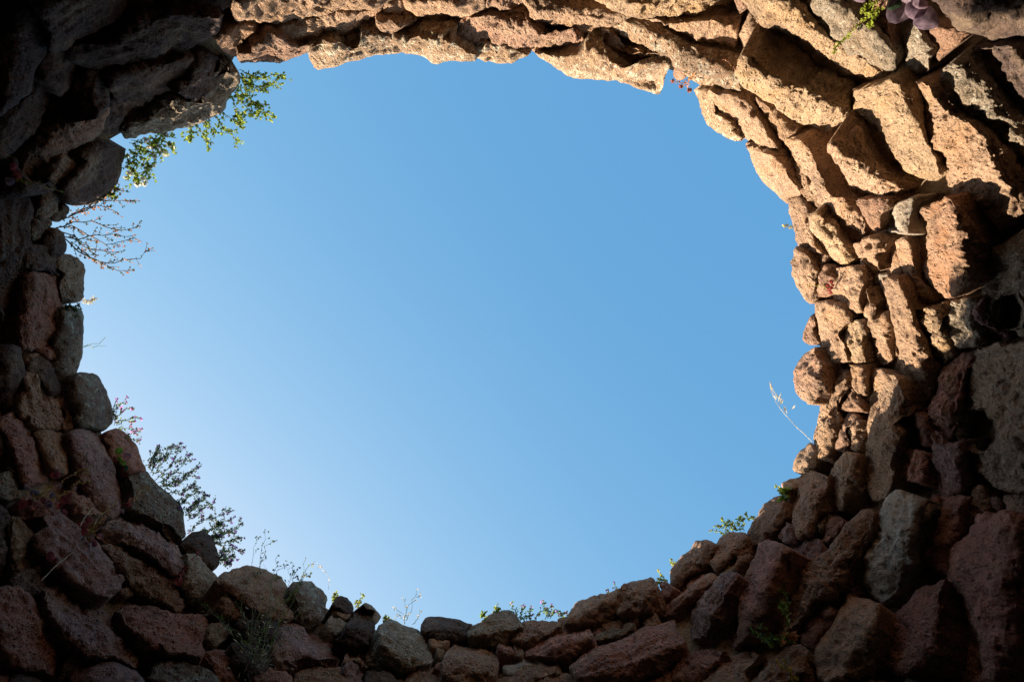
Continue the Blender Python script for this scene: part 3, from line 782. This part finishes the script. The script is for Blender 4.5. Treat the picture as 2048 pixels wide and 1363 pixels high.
PM = {
 'green': leaf_material('leaf_green', (0.17, 0.24, 0.03), 0.6),
 'lime': leaf_material('leaf_lime', (0.30, 0.36, 0.05), 0.5),
 'dgreen': leaf_material('leaf_dark_green', (0.06, 0.11, 0.06), 0.3),
 'bluegreen': leaf_material('leaf_blue_green', (0.07, 0.12, 0.10), 0.35),
 'olive': leaf_material('stem_olive', (0.16, 0.18, 0.06), 0.2),
 'brown': leaf_material('stem_brown', (0.10, 0.06, 0.04), 0.05),
 'redstem': leaf_material('stem_red', (0.22, 0.07, 0.05), 0.1),
 'red': leaf_material('leaf_red', (0.36, 0.07, 0.07), 0.35),
 'pink': leaf_material('leaf_pink', (0.40, 0.19, 0.18), 0.35),
 'mauve': leaf_material('leaf_mauve', (0.26, 0.19, 0.25), 0.35),
 'gold': leaf_material('flower_gold', (0.48, 0.34, 0.07), 0.4),
 'yellow': leaf_material('flower_yellow', (0.75, 0.60, 0.05), 0.4),
 'purple': leaf_material('flower_purple', (0.17, 0.10, 0.34), 0.3),
 'violet': leaf_material('flower_violet', (0.55, 0.25, 0.60), 0.4),
 'white': leaf_material('flower_white', (0.80, 0.78, 0.68), 0.4),
 'straw': leaf_material('dry_straw', (0.62, 0.57, 0.44), 0.35),
 'moss': leaf_material('moss', (0.05, 0.08, 0.025), 0.2),
 'rust': leaf_material('dry_rust', (0.50, 0.22, 0.09), 0.35),
}

def P3(px, py, off):
    u, v = px - CX, py - CY
    return W(px, py, float(zcone(u, v)) - off)

LS = 1.45     # leaf size
class Geo:
    def __init__(s): s.V = []; s.F = []
    def tube(s, pts, r0, r1, n=4):
        N = len(pts)
        base = len(s.V)
        for i, p in enumerate(pts):
            d = (pts[min(i + 1, N - 1)] - pts[max(i - 1, 0)])
            if d.length < 1e-6: d = Vector((0, 0, 1))
            d.normalize()
            a = d.orthogonal().normalized(); b = d.cross(a)
            r = r0 + (r1 - r0) * i / max(N - 1, 1)
            for k in range(n):
                t = 2 * math.pi * k / n
                q = p + a * (r * math.cos(t)) + b * (r * math.sin(t)); s.V.append(tuple(q))
        for i in range(N - 1):
            for k in range(n):
                a0 = base + i * n + k; a1 = base + i * n + (k + 1) % n
                s.F.append((a0, a1, a1 + n, a0 + n))
        s.V.append(tuple(pts[-1])); t = len(s.V) - 1
        for k in range(n):
            s.F.append((base + (N - 1) * n + k, base + (N - 1) * n + (k + 1) % n, t))
    def leaf(s, p, d, L, w, fold=0.25):
        L *= LS; w *= LS
        d = d.normalized(); a = Vector((rnd.gauss(0, 1), rnd.gauss(0, 1), rnd.gauss(0, 1)))
        a = (a - d * a.dot(d)).normalized(); nrm = d.cross(a)
        b = len(s.V)
        mid = p + d * L * 0.5 + nrm * L * 0.06
        for q in (p, p + d * L * .3 + a * w * .45 + nrm * w * fold, p + d * L * .7 + a * w * .42 + nrm * w * fold, p + d * L,
                  p + d * L * .7 - a * w * .42 + nrm * w * fold, p + d * L * .3 - a * w * .45 + nrm * w * fold, mid):
            s.V.append(tuple(q))
        for k in range(6): s.F.append((b + k, b + (k + 1) % 6, b + 6))
    def blob(s, p, r, n=5, petals=True):
        for k in range(n):
            d = Vector((rnd.gauss(0, 1), rnd.gauss(0, 1), rnd.gauss(0, 1)))
            s.leaf(p, d, r, r * 0.75, 0.1)
    def make(s, name, mat, parent):
        if not s.V: return None
        return new_mesh(name, s.V, s.F, PM[mat], parent=parent, loc=s.V[0])

def mk(o):
    if o: o['kind'] = 'stuff'
    return o

def flower_heads(root, spots, mat, off=-0.02):
    for x, y, r in spots:
        g = Geo(); c = P3(x, y, off); g.blob(c, r * c.z / F / LS, 22); g.make('flower', mat, root)

def path3(pts, off, n=10, rise=0.0, wob=0.006):
    """a smooth stem through picture points, on or above the wall"""
    A = [Vector(p) for p in pts]; out = []
    if len(A) == 2: A = [A[0], (A[0] + A[1]) / 2 + Vector((rnd.uniform(-3, 3), rnd.uniform(-3, 3))), A[1]]
    tot = (len(A) - 1)
    for i in range(n + 1):
        t = i / n * tot; k = min(int(t), tot - 1); f = t - k
        p0 = A[max(k - 1, 0)]; p1 = A[k]; p2 = A[k + 1]; p3 = A[min(k + 2, tot)]
        m1 = (p2 - p0) * .5; m2 = (p3 - p1) * .5
        q = (2*f**3-3*f**2+1)*p1 + (f**3-2*f**2+f)*m1 + (-2*f**3+3*f**2)*p2 + (f**3-f**2)*m2
        v = P3(q.x, q.y, off + rise * i / n)
        if 0 < i < n: v += Vector([rnd.gauss(0, wob) for _ in range(3)])
        out.append(v)
    return out

def ranked(v, spread=1.0):
    """a direction that leans away from v"""
    r = Vector((rnd.gauss(0, 1), rnd.gauss(0, 1), rnd.gauss(0, 1))).normalized()
    return (v.normalized() + r * spread).normalized()

def plant(name, label, cat, branches, off=-0.02, stem='olive', leaf='green', leaf2=None, r=0.0022, twigs=6, tl=(0.03, 0.08),
          leaves=4, ls=(0.010, 0.018), lw=0.7, flower=None, fl=0.3, fs=0.008, group=None, along=3, spread=0.9, fn=5):
    root = empty(name, P3(*branches[0][0], off), label, cat, group)
    S_ = Geo(); Lf = Geo(); L2 = Geo(); Fl = Geo()
    def put(p, d):
        g = L2 if (leaf2 and rnd.random() < 0.4) else Lf
        g.leaf(p, d, rnd.uniform(*ls), rnd.uniform(*ls) * lw)
    for br in branches:
        pts = path3(br, off)
        S_.tube(pts, r, r * 0.5)
        N = len(pts)
        for _ in range(twigs):
            i = rnd.randint(2, N - 1)
            d = pts[i] - pts[i - 1]
            p = pts[i - 1].lerp(pts[i], rnd.random())
            dd = ranked(d, spread); L = rnd.uniform(*tl)
            q = [p, p + dd * L * .5 + Vector((0, 0, L * .04)), p + dd * L + Vector((0, 0, L * .1))]
            S_.tube(q, r * 0.5, r * 0.25, 3)
            for k in range(leaves):
                t = rnd.uniform(0.2, 1.0); put(q[0].lerp(q[2], t), ranked(dd, 1.0))
            if flower and rnd.random() < fl: Fl.blob(q[2], fs * rnd.uniform(.7, 1.2), fn)
        for i in range(2, N):
            for _ in range(along): put(pts[i - 1].lerp(pts[i], rnd.random()), ranked(pts[i] - pts[i - 1], 1.1))
        if flower: Fl.blob(pts[-1], fs * rnd.uniform(.8, 1.3), fn)
    S_.make('stems', stem, root); mk(Lf.make('foliage', leaf, root))
    if leaf2: mk(L2.make('foliage', leaf2, root))
    if flower: mk(Fl.make('flowers', flower, root))
    return root

# top left: leafy herbs hanging over the rim
plant('leafy_herb', 'leafy green herb hanging over the rim left of the sunlit overhanging stones', 'herb',
      [[(478,140),(520,152),(562,150)],[(478,150),(510,175),(552,165)],[(470,160),(500,200),(540,232)],[(465,170),(490,205),(535,210)],[(455,185),(475,225),(480,240)],[(474,155),(500,165),(538,185)],[(462,175),(500,220),(516,228)]],
      twigs=17, leaves=6, leaf="green", leaf2='lime', stem='olive')
plant('leafy_herb', 'loose green herb with thin twigs trailing below the long grey rim stone', 'herb',
      [[(420,225),(450,255),(482,288)],[(410,230),(430,262),(472,262)],[(400,235),(415,262),(412,292)],[(385,238),(400,265),(425,285)],[(430,215),(465,240),(482,250)],[(370,240),(385,262),(380,275)]],
      twigs=10, leaves=4, leaf='green', leaf2='lime', stem='olive')
bush = plant('flowering_bush', 'dense bright herb with white fluffy flowers at the upper left rim', 'herb',
      [[(258,285),(285,300),(308,312)],[(256,300),(280,315),(296,338)],[(262,280),(300,285),(330,268)],[(256,310),(262,330),(258,348)],[(290,275),(322,280),(346,292)],[(258,320),(275,340),(275,368)],[(262,300),(288,322),(292,362)],[(300,270),(318,290),(332,308)]],
      twigs=11, leaves=5, leaf='green', leaf2='lime', flower='white', fl=0.10, fs=0.014, fn=12)
flower_heads(bush, [(275,368,8),(289,368,6),(331,268,8),(308,292,5),(338,290,6),(309,331,5),(250,355,5)], 'white')
plant('dry_shrub', 'dark twiggy shrub with rusty seed heads reaching out from the left rim', 'shrub',
      [[(112,455),(170,440),(222,458),(278,452)],[(115,465),(160,500),(215,530),(245,518),(282,514),(292,500)],[(112,460),(150,455),(200,487),(262,482)],
       [(115,440),(160,425),(200,408),(235,425)],[(140,432),(170,420),(195,400),(262,402)],[(120,470),(150,480),(190,470),(230,470),(270,470)],[(150,490),(190,520),(255,545)],[(200,400),(215,388),(235,378)],[(112,458),(150,475),(180,500),(235,505)]],
      twigs=16, leaves=4, leaf="dgreen", leaf2="rust", stem='brown', r=0.0040, ls=(0.007, 0.013), flower='rust', fl=0.25, fs=0.007, along=1)
plant('small_leaf_sprig', 'tiny green sprig on the rim under the big dark left stone', 'sprig', [[(212,392),(225,385),(237,378)],[(212,392),(222,388),(232,394)]],
      twigs=2, tl=(.01,.02), leaves=3)
plant('grass_tuft', 'two bright grass blades leaning out of the left rim', 'grass', [[(163,694),(190,688),(212,676)],[(165,691),(185,693),(212,691)]],
      twigs=0, leaves=0, along=0, stem='lime', r=0.002, leaf='lime')
plant('moss_tuft', 'green moss cushion between the two grey rim stones at left', 'moss', [[(122,612),(140,620),(158,612)],[(128,618),(142,612),(150,622)],[(120,618),(138,624),(148,630)]],
      off=0.07, leaf='moss', stem='moss', twigs=14, tl=(.01,.03), leaves=7, ls=(.006,.012), along=8)
plant('purple_flower_herb', 'small herb with pinkish purple flowers beside the round lichened rim stone', 'flower',
      [[(228,850),(245,840),(268,842)],[(230,845),(240,825),(262,815)],[(232,856),(255,855),(272,860)],[(232,862),(255,868),(280,858)],[(230,838),(238,812),(254,803)],[(234,866),(262,878),(280,880)],[(232,850),(258,838),(280,835)],[(228,840),(230,815),(232,803)]],
      twigs=4, tl=(.02,.045), leaves=4, ls=(.006,.010), flower='violet', fl=0.6, fs=0.010, leaf='olive', leaf2='green', along=3)
plant('purple_flower_bush', 'bushy herb with dark purple flowers standing on the lower left rim', 'flower',
      [[(295,935),(305,915),(318,898)],[(305,950),(330,920),(340,895)],[(310,960),(345,925),(356,893)],[(315,965),(350,945),(378,908)],[(318,975),(360,955),(395,934)],[(330,985),(365,985),(388,968)],[(320,970),(350,965),(380,945)],[(335,1000),(365,1005),(392,980)],[(300,945),(312,925),(330,912)],[(345,1010),(370,1020),(395,1005)]],
      twigs=30, tl=(.02,.06), leaves=7, ls=(.006,.010), leaf='dgreen', leaf2='bluegreen', flower='purple', fl=0.22, fs=0.010, along=4)
plant('purple_flower_bush', 'spreading purple flowered bush just above the dark triangular rim stone', 'flower',
      [[(375,1040),(400,1020),(430,1002)],[(385,1055),(415,1040),(458,1022)],[(395,1065),(430,1060),(445,1048)],[(410,1075),(440,1070),(482,1048)],[(425,1090),(450,1085),(475,1075)],[(430,1105),(450,1100),(478,1100)],[(432,1120),(448,1118),(462,1112)],[(370,1030),(390,1010),(412,990)],[(405,1068),(430,1050),(460,1040)],[(434,1128),(440,1120),(452,1124)],[(420,1085),(440,1068),(470,1062)]],
      twigs=28, tl=(.02,.05), leaves=7, ls=(.006,.010), leaf='dgreen', leaf2='bluegreen', flower='purple', fl=0.22, fs=0.010, along=4)
plant('tall_weed', 'tall thin weed with tiny dark buds rising past the bottom left rim', 'weed',
      [[(500,1290),(508,1200),(506,1120),(512,1073)],[(502,1285),(510,1190),(525,1100),(530,1060)],[(515,1150),(530,1100),(545,1080)],[(504,1280),(540,1180),(550,1120),(558,1110)],[(542,1170),(558,1140),(575,1128)],[(506,1280),(560,1200),(585,1145),(582,1124)],[(585,1160),(592,1142),(596,1158)]],
      off=0.16, stem='olive', leaf='dgreen', r=0.0016, twigs=6, tl=(.02,.05), leaves=2, ls=(.005,.009), along=1, flower='dgreen', fl=0.9, fs=0.006)
plant('tall_weed', 'thin weed with yellow buds leaning over the large grey lichened rim stone', 'weed',
      [[(540,1290),(575,1200),(600,1165),(612,1115)],[(542,1285),(590,1190),(606,1150),(625,1127)],[(600,1170),(610,1148),(620,1150)]],
      off=0.16, stem='green', leaf='green', r=0.0018, twigs=4, tl=(.015,.035), leaves=2, ls=(.005,.009), along=1, flower='gold', fl=0.8, fs=0.006)
plant('grass_clump', 'tangled clump of green and dry grass growing from the lower left wall', 'grass',
      [[(520,1320),(500,1260),(470,1200)],[(520,1320),(530,1250),(560,1180)],[(515,1320),(480,1270),(440,1255)],[(525,1320),(560,1260),(600,1220)],[(520,1315),(515,1240),(535,1160)],[(522,1320),(545,1230),(590,1170)],[(512,1320),(490,1230),(480,1150)],[(525,1325),(500,1290),(430,1230)],[(525,1330),(560,1290),(605,1258)],[(515,1330),(490,1300),(440,1240),(400,1200)],[(520,1320),(540,1200),(545,1150)]],
      off=0.20, stem='olive', leaf='green', leaf2='straw', r=0.0017, twigs=7, tl=(.05,.14), leaves=1, ls=(.010,.022), lw=0.16, along=1)
plant('dry_root_mass', 'mass of dry brown roots and straw below the grass clump at lower left', 'roots',
      [[(520,1180),(505,1250),(515,1340)],[(540,1200),(530,1260),(525,1350)],[(480,1220),(500,1280),(510,1345)],[(560,1230),(535,1290),(520,1345)],[(500,1290),(495,1320),(500,1350)],[(440,1240),(490,1270),(560,1240)],[(545,1290),(530,1310),(535,1350)],[(585,1255),(560,1262),(520,1290)]],
      off=0.17, stem='brown', leaf='straw', leaf2='brown', r=0.0022, twigs=12, tl=(.05,.13), leaves=1, ls=(.015,.03), lw=0.15, along=1)
plant('seed_grass', 'single pale feathery grass head above the small stones at bottom left', 'grass', [[(657,1178),(656,1160),(650,1140),(634,1126)]],
      stem='straw', leaf='straw', leaf2='white', twigs=6, tl=(.01,.02), leaves=2, ls=(.008,.014), lw=.3, r=.0012, along=1)
plant('yellow_tuft', 'small yellow green sprig left of the dark round rim stone at bottom', 'sprig', [[(664,1200),(668,1192),(667,1186)],[(666,1200),(672,1193),(671,1188)]], twigs=5, tl=(.01,.02), leaves=3, ls=(.006,.01), leaf='lime', flower='yellow', fs=.007)
plant('yellow_tuft', 'small yellow sprig between two dark rounded rim stones at bottom', 'sprig', [[(710,1215),(714,1206),(713,1202)],[(715,1212),(722,1200),(727,1190)]], twigs=5, tl=(.01,.02), leaves=3, ls=(.006,.01), leaf='lime', flower='yellow', fs=.007)
plant('branching_weed', 'bare branching weed with seed buds above the angular grey rim stone', 'weed',
      [[(808,1248),(812,1225),(828,1200),(840,1185)],[(810,1246),(800,1225),(788,1212)],[(812,1240),(812,1215),(805,1195)],[(814,1236),(822,1215),(835,1178)],[(825,1248),(835,1235),(842,1222)],[(805,1235),(796,1230),(793,1228)]],
      stem='olive', leaf='olive', r=.0016, twigs=3, tl=(.015,.03), leaves=1, ls=(.005,.008), along=0, flower='straw', fl=.8, fs=.006)
plant('purple_flower_herb', 'low herb with lilac flowers in the dip of the bottom rim', 'flower',
      [[(1036,1240),(1030,1222),(1022,1206)],[(1040,1242),(1042,1225),(1046,1210)],[(1055,1242),(1060,1225),(1062,1212)],[(1070,1240),(1080,1225),(1100,1222)],[(1090,1238),(1094,1215),(1085,1200)],[(1096,1236),(1100,1220),(1104,1208)],[(1100,1236),(1112,1220),(1118,1228)],[(1120,1236),(1125,1226),(1134,1226)],[(1044,1244),(1050,1232),(1060,1236)]],
      twigs=6, tl=(.015,.035), leaves=4, ls=(.006,.011), leaf='green', leaf2='dgreen', flower='violet', fl=.25, fs=.008, along=3)
plant('purple_flower_sprig', 'single purple flower sprig on the long brown stone of the bottom rim', 'flower', [[(1233,1180),(1231,1172),(1229,1165)]], twigs=3, tl=(.008,.016), leaves=1, ls=(.005,.008), flower='purple', fl=.8, fs=.009, along=1)
plant('purple_flower_sprig', 'lone tiny purple bloom low on the rim, left of the purple sprig', 'flower', [[(1216,1186),(1215,1183),(1214,1180)]], twigs=1, tl=(.006,.01), leaves=1, ls=(.005,.008), flower='purple', fl=.9, fs=.008, along=1)
plant('yellow_flower_sprig', 'yellow flowered sprig beside the small reddish stone at the lower right rim', 'flower', [[(1335,1166),(1325,1152),(1317,1140)],[(1326,1166),(1322,1160),(1317,1158)],[(1322,1170),(1318,1166),(1314,1162)]], twigs=5, tl=(.01,.02), leaves=3, ls=(.006,.01), leaf='lime', flower='yellow', fl=.4, fs=.009)
plant('yellow_flower_sprig', 'tiny yellow sprig on the edge of the tilted brown stone at lower right', 'flower', [[(1350,1132),(1344,1126),(1340,1124)],[(1350,1130),(1345,1120),(1342,1118)]], twigs=2, tl=(.008,.015), leaves=2, ls=(.005,.009), leaf='lime', flower='yellow', fl=.4, fs=.006)
plant('lit_orange_sprig', 'sunlit orange leaf in the notch between two lower right rim stones', 'leaf', [[(1406,1122),(1402,1116),(1400,1111)],[(1408,1122),(1406,1117),(1404,1114)]], off=.05, twigs=2, tl=(.01,.015), leaves=2, leaf='rust', stem='rust')
plant('creeping_succulent', 'yellow green creeping succulent sprigs along the lower right rim', 'succulent',
      [[(1455,1070),(1440,1064),(1422,1060)],[(1460,1066),(1450,1052),(1432,1050)],[(1475,1060),(1455,1050),(1440,1051)],[(1465,1060),(1450,1042),(1444,1037)],[(1482,1062),(1478,1045),(1481,1033)],[(1490,1060),(1486,1048),(1488,1036)],[(1506,1038),(1498,1034),(1490,1028)],[(1475,1060),(1466,1050),(1458,1042)]],
      twigs=5, tl=(.01,.025), leaves=4, ls=(.006,.011), leaf='lime', leaf2='green', flower='rust', fl=.3, fs=.006, along=4)
plant('leafy_sprig', 'bright lime green sprig at the shadow edge on the right rim', 'sprig', [[(1575,990),(1566,985),(1560,977)],[(1572,995),(1565,998),(1568,1003)],[(1573,990),(1570,982),(1574,980)]],
      off=.08, twigs=6, tl=(.01,.03), leaves=4, ls=(.010,.018), leaf='lime', leaf2='green')
plant('tiny_yellow_sprig', 'tiny yellow sprig sticking out from the sunlit right rim', 'sprig', [[(1586,455),(1578,453),(1570,451)]], twigs=3, tl=(.008,.015), leaves=2, ls=(.006,.01), leaf='gold', flower='yellow', fl=.5, fs=.007)

# oat grass
root = empty('oat_grass', P3(1626, 884, -0.01), 'single pale oat stalk with dangling seed heads against the blue at right', 'grass')
g = Geo(); st = path3([(1626,884),(1590,850),(1562,818),(1545,790),(1539,766)], -0.01, n=14, wob=0.001); g.tube(st, .0018, .0008); g.make('stem', 'straw', root)
g = Geo()
for x, y, x2, y2 in [(1540,762,1544,782),(1541,770,1546,788),(1548,778,1549,792),(1552,785,1558,800),(1563,785,1556,806),(1566,798,1558,812),(1568,810,1572,828),(1591,810,1580,819),(1546,790,1552,800),(1560,795,1562,806)]:
    a, b = P3(x, y, -0.02), P3(x2, y2, -0.02)
    for _ in range(3): g.leaf(a + Vector([rnd.gauss(0, .002) for _ in range(3)]), b - a + Vector([rnd.gauss(0, .006) for _ in range(3)]), (b - a).length * rnd.uniform(.5, .75), .0035)
mk(g.make('seed_heads', 'straw', root))

# plants rooted in the joints of the wall
def spike(name, label, paths, off, stem='redstem', bead='gold', cat='succulent', bs=0.006, dens=5):
    root = empty(name, P3(*paths[0][0], off), label, cat)
    g = Geo(); b = Geo()
    for p in paths:
        pts = path3(p, off, n=14, rise=0.04)
        g.tube(pts, .0025, .0012)
        for i in range(3, len(pts)):
            for _ in range(dens): b.leaf(pts[i - 1].lerp(pts[i], rnd.random()), ranked(pts[i] - pts[i - 1], 1.2), bs * rnd.uniform(.7, 1.4), bs * .7)
    g.make('stem', stem, root); mk(b.make('flowers', bead, root))
    return root

def round_leaves(root, spots, off):
    """cupped round leaves of wall pennywort, each its own part"""
    for x, y, r, mat in spots:
        c = P3(x, y, off + rnd.uniform(0, .04)); R = r * c.z / F
        n = Vector((rnd.uniform(-.6, .6), rnd.uniform(-.6, .6), -1)).normalized()
        a = n.orthogonal().normalized(); b = n.cross(a)
        V = [tuple(c - n * R * .25)]; Fc = []
        N = 12
        for ring, rr, h in ((0, .5, -.12), (1, .9, .1), (2, 1.0, .2)):
            for k in range(N):
                t = 2 * math.pi * k / N
                q = R * rr * (1 + .08 * math.sin(3 * t + x) + rnd.uniform(-.03, .03))
                V.append(tuple(c + a * q * math.cos(t) + b * q * math.sin(t) + n * R * (h + (.05 * math.sin(5 * t) + .16 * math.sin(2 * t + y)) * rr)))
        for k in range(N):
            Fc.append((0, 1 + k, 1 + (k + 1) % N))
            for j in (0, 1):
                Fc.append((1 + j * N + k, 1 + (j + 1) * N + k, 1 + (j + 1) * N + (k + 1) % N, 1 + j * N + (k + 1) % N))
        new_mesh('leaf', V, Fc, PM[mat], parent=root, loc=tuple(c))

r1 = spike('wall_pennywort', 'large patch of red pennywort with golden flower spikes on the left wall',
      [[(70,1010),(110,975),(150,945),(185,932)],[(80,1005),(120,990),(165,965),(182,962)],[(75,1000),(85,985),(100,972)],[(90,1010),(130,985),(178,945)],[(60,1000),(75,990),(90,992)]], 0.13)
round_leaves(r1, [(45,1008,10,'red'),(56,972,8,'pink'),(112,948,9,'red'),(115,972,8,'pink'),(105,990,7,'mauve'),(130,998,10,'red'),(72,1012,8,'pink'),(88,1000,7,'red'),(70,985,9,'mauve'),(140,985,7,'red'),(60,1004,7,'red'),(98,1008,8,'mauve'),(150,975,6,'pink'),(120,1012,6,'red')], .10)
r2 = spike('wall_pennywort', 'red stemmed pennywort climbing between dark stones at lower left', [[(165,1080),(190,1050),(215,1012)],[(175,1088),(195,1060),(230,1000)],[(170,1085),(180,1062),(200,1045)]], 0.13)
round_leaves(r2, [(172,1062,9,'red'),(182,1075,8,'pink'),(165,1048,8,'red'),(190,1085,8,'red'),(178,1040,7,'red'),(130,1022,7,'red'),(200,1072,6,'pink')], .10)
r3 = spike('wall_pennywort', 'small pennywort with reddish leaves beside the tall lichened slab at left', [[(250,1010),(270,990),(295,968)],[(255,1012),(285,985),(300,975)]], 0.13, bs=.005)
round_leaves(r3, [(262,1000,7,'red'),(245,1020,6,'pink'),(256,1008,6,'red')], .10)
r4 = spike('wall_pennywort', 'crimson pennywort spike next to the pale stones at lower left', [[(355,1162),(375,1130),(402,1100)]], 0.13, bead='red', bs=.006)
round_leaves(r4, [(358,1162,8,'red'),(366,1148,6,'pink'),(372,1140,5,'red')], .10)
r5 = empty('wall_pennywort', P3(240, 915, .1), 'green and pink pennywort leaves in a shadowed joint at left', 'succulent')
round_leaves(r5, [(238,902,8,'green'),(240,916,5,'green'),(253,913,9,'pink'),(246,925,6,'green'),(253,935,6,'dgreen')], .10)
r6 = empty('wall_pennywort', P3(103, 1113, .1), 'single crimson pennywort leaf on the dark lower left wall', 'succulent')
round_leaves(r6, [(103,1112,10,'red')], .12)
r7 = spike('wall_pennywort', 'reddish pennywort with a long green tipped stem near the upper left edge', [[(28,340),(60,360),(95,372),(125,383)],[(30,352),(45,362),(58,368)]], 0.15, stem='redstem', bead='green', bs=.007, dens=3)
round_leaves(r7, [(35,348,11,'red'),(45,370,11,'pink'),(20,362,9,'mauve'),(28,334,8,'red')], .12)
r8 = spike('wall_pennywort', 'bright yellow green flower spike with mauve leaves in the top right corner', [[(1765,5),(1735,30),(1700,70),(1667,104)],[(1770,8),(1750,30),(1738,50)],[(1760,2),(1735,12),(1725,22)]], 0.20, stem='redstem', bead='lime', bs=.009, dens=10)
round_leaves(r8, [(1800,20,26,'mauve'),(1852,40,24,'mauve'),(1830,22,20,'mauve'),(1715,-4,16,'mauve'),(1788,8,14,'dgreen'),(1840,8,16,'mauve')], .16)
r9 = spike('red_succulent', 'bright red succulent rosette on the sunlit stone near the right rim', [[(1660,575),(1640,572),(1615,570)]], 0.10, stem='straw', bead='gold', bs=.005)
round_leaves(r9, [(1662,562,4,'red'),(1656,570,4,'red'),(1662,576,4,'red'),(1660,584,4,'red'),(1666,570,3,'red'),(1655,578,3,'red')], .08)
spray = plant('dry_flower_spray', 'orange dry flower spray with fluffy pink heads at the upper right rim notch', 'flower',
      [[(1400,128),(1388,145),(1372,172)],[(1402,130),(1380,160),(1378,182)],[(1398,135),(1375,165),(1362,172)],[(1395,140),(1370,165),(1346,162)]],
      off=.12, stem='rust', leaf='rust', leaf2='gold', twigs=5, tl=(.01,.025), leaves=2, ls=(.004,.008), flower='rust', fl=.1, fs=.005)
flower_heads(spray, [(1345,162,5),(1362,172,6),(1379,181,6)], 'pink', .12)
r10 = spike('red_succulent', 'little red leaved succulent with a curled stem on the speckled upper stone', [[(1430,138),(1450,122),(1475,142)]], 0.10, stem='redstem', bead='gold', bs=.004, dens=1)
round_leaves(r10, [(1424,135,4,'red'),(1432,140,3,'pink')], .08)
plant('small_dry_grass', 'faint dry yellow grass tuft on the sunlit underside near the upper right', 'grass', [[(1412,122),(1411,112),(1412,104)],[(1413,122),(1414,114),(1415,108)]], off=.1, stem='gold', leaf='gold', twigs=3, tl=(.01,.02), leaves=2, ls=(.005,.009))
plant('wall_herb', 'upright green herb rooted below the large reddish stone at lower right', 'herb',
      [[(1576,1272),(1576,1230),(1574,1200),(1566,1162)],[(1575,1240),(1565,1205),(1548,1170)],[(1576,1220),(1570,1190),(1560,1175)]],
      off=.16, stem='green', leaf='green', leaf2='olive', twigs=5, tl=(.02,.05), leaves=3, ls=(.010,.022), lw=.4, r=.0024, flower='olive', fs=.007)
plant('wall_herb', 'short branching herb left of the upright herb on the lower right wall', 'herb',
      [[(1544,1294),(1525,1275),(1503,1254)],[(1542,1292),(1528,1270),(1521,1248)],[(1544,1290),(1535,1278),(1510,1266)],[(1540,1290),(1548,1276),(1556,1282)]],
      off=.16, stem='green', leaf='green', leaf2='dgreen', twigs=5, tl=(.015,.04), leaves=3, ls=(.008,.016), lw=.4)
spike('plantain_spikes', 'two knobbly olive flower spikes at the bottom right edge', [[(1598,1372),(1580,1350),(1552,1318)],[(1600,1370),(1585,1345),(1567,1319)]], .18, stem='olive', bead='gold', bs=.007, cat='flower', dens=9)
plant('wall_herb_leaves', 'few red and green leaves at the foot of the upright herb', 'leaf', [[(1565,1280),(1572,1274),(1590,1270)]], off=.14, stem='redstem', leaf='rust', leaf2='green', twigs=3, tl=(.01,.03), leaves=3, ls=(.014,.024))
for lab, pts in (('dry straw leaning across the dark stone at lower left', [(84,1160),(112,1130),(148,1103)]),
                 ('short straw crossing the pennywort at left', [(160,1052),(170,1035),(186,1016)]),
                 ('thin straw right of the short one, by the red pennywort', [(188,1048),(200,1032),(212,1020)])):
    e = empty('dry_straw', P3(*pts[0], .15), lab, 'straw')
    g = Geo(); g.tube(path3(pts, .15, wob=.002), .0022, .0014); g.make('stem', 'straw', e)

# a ragged fringe of low growth on the wall top
for lab, x, y, dx, dy, lf, fl in (
    ('low dry grass tuft between the pale grey rim stones at far left', 168, 604, 16, -4, 'straw', None),
    ('short green tuft in the gap above the tan rim stone at bottom', 962, 1236, 2, -12, 'green', None),
    ('tiny yellow flowered tuft behind the tan rounded rim stone at bottom centre', 990, 1222, 2, -6, 'lime', 'yellow'),
    ('small orange and yellow tuft left of the angular grey rim stone', 766, 1246, 4, -12, 'lime', 'rust')):
    plant('small_tuft', lab, 'tuft', [[(x, y), (x + dx * .5 + 2, y + dy * .5), (x + dx, y + dy)], [(x + 3, y), (x + dx * .6 + 5, y + dy * .6), (x + dx + 6, y + dy * .8)]],
          off=.0, twigs=4, tl=(.01, .025), leaves=3, ls=(.006, .012), leaf=lf, flower=fl, fs=.006, r=.0016)
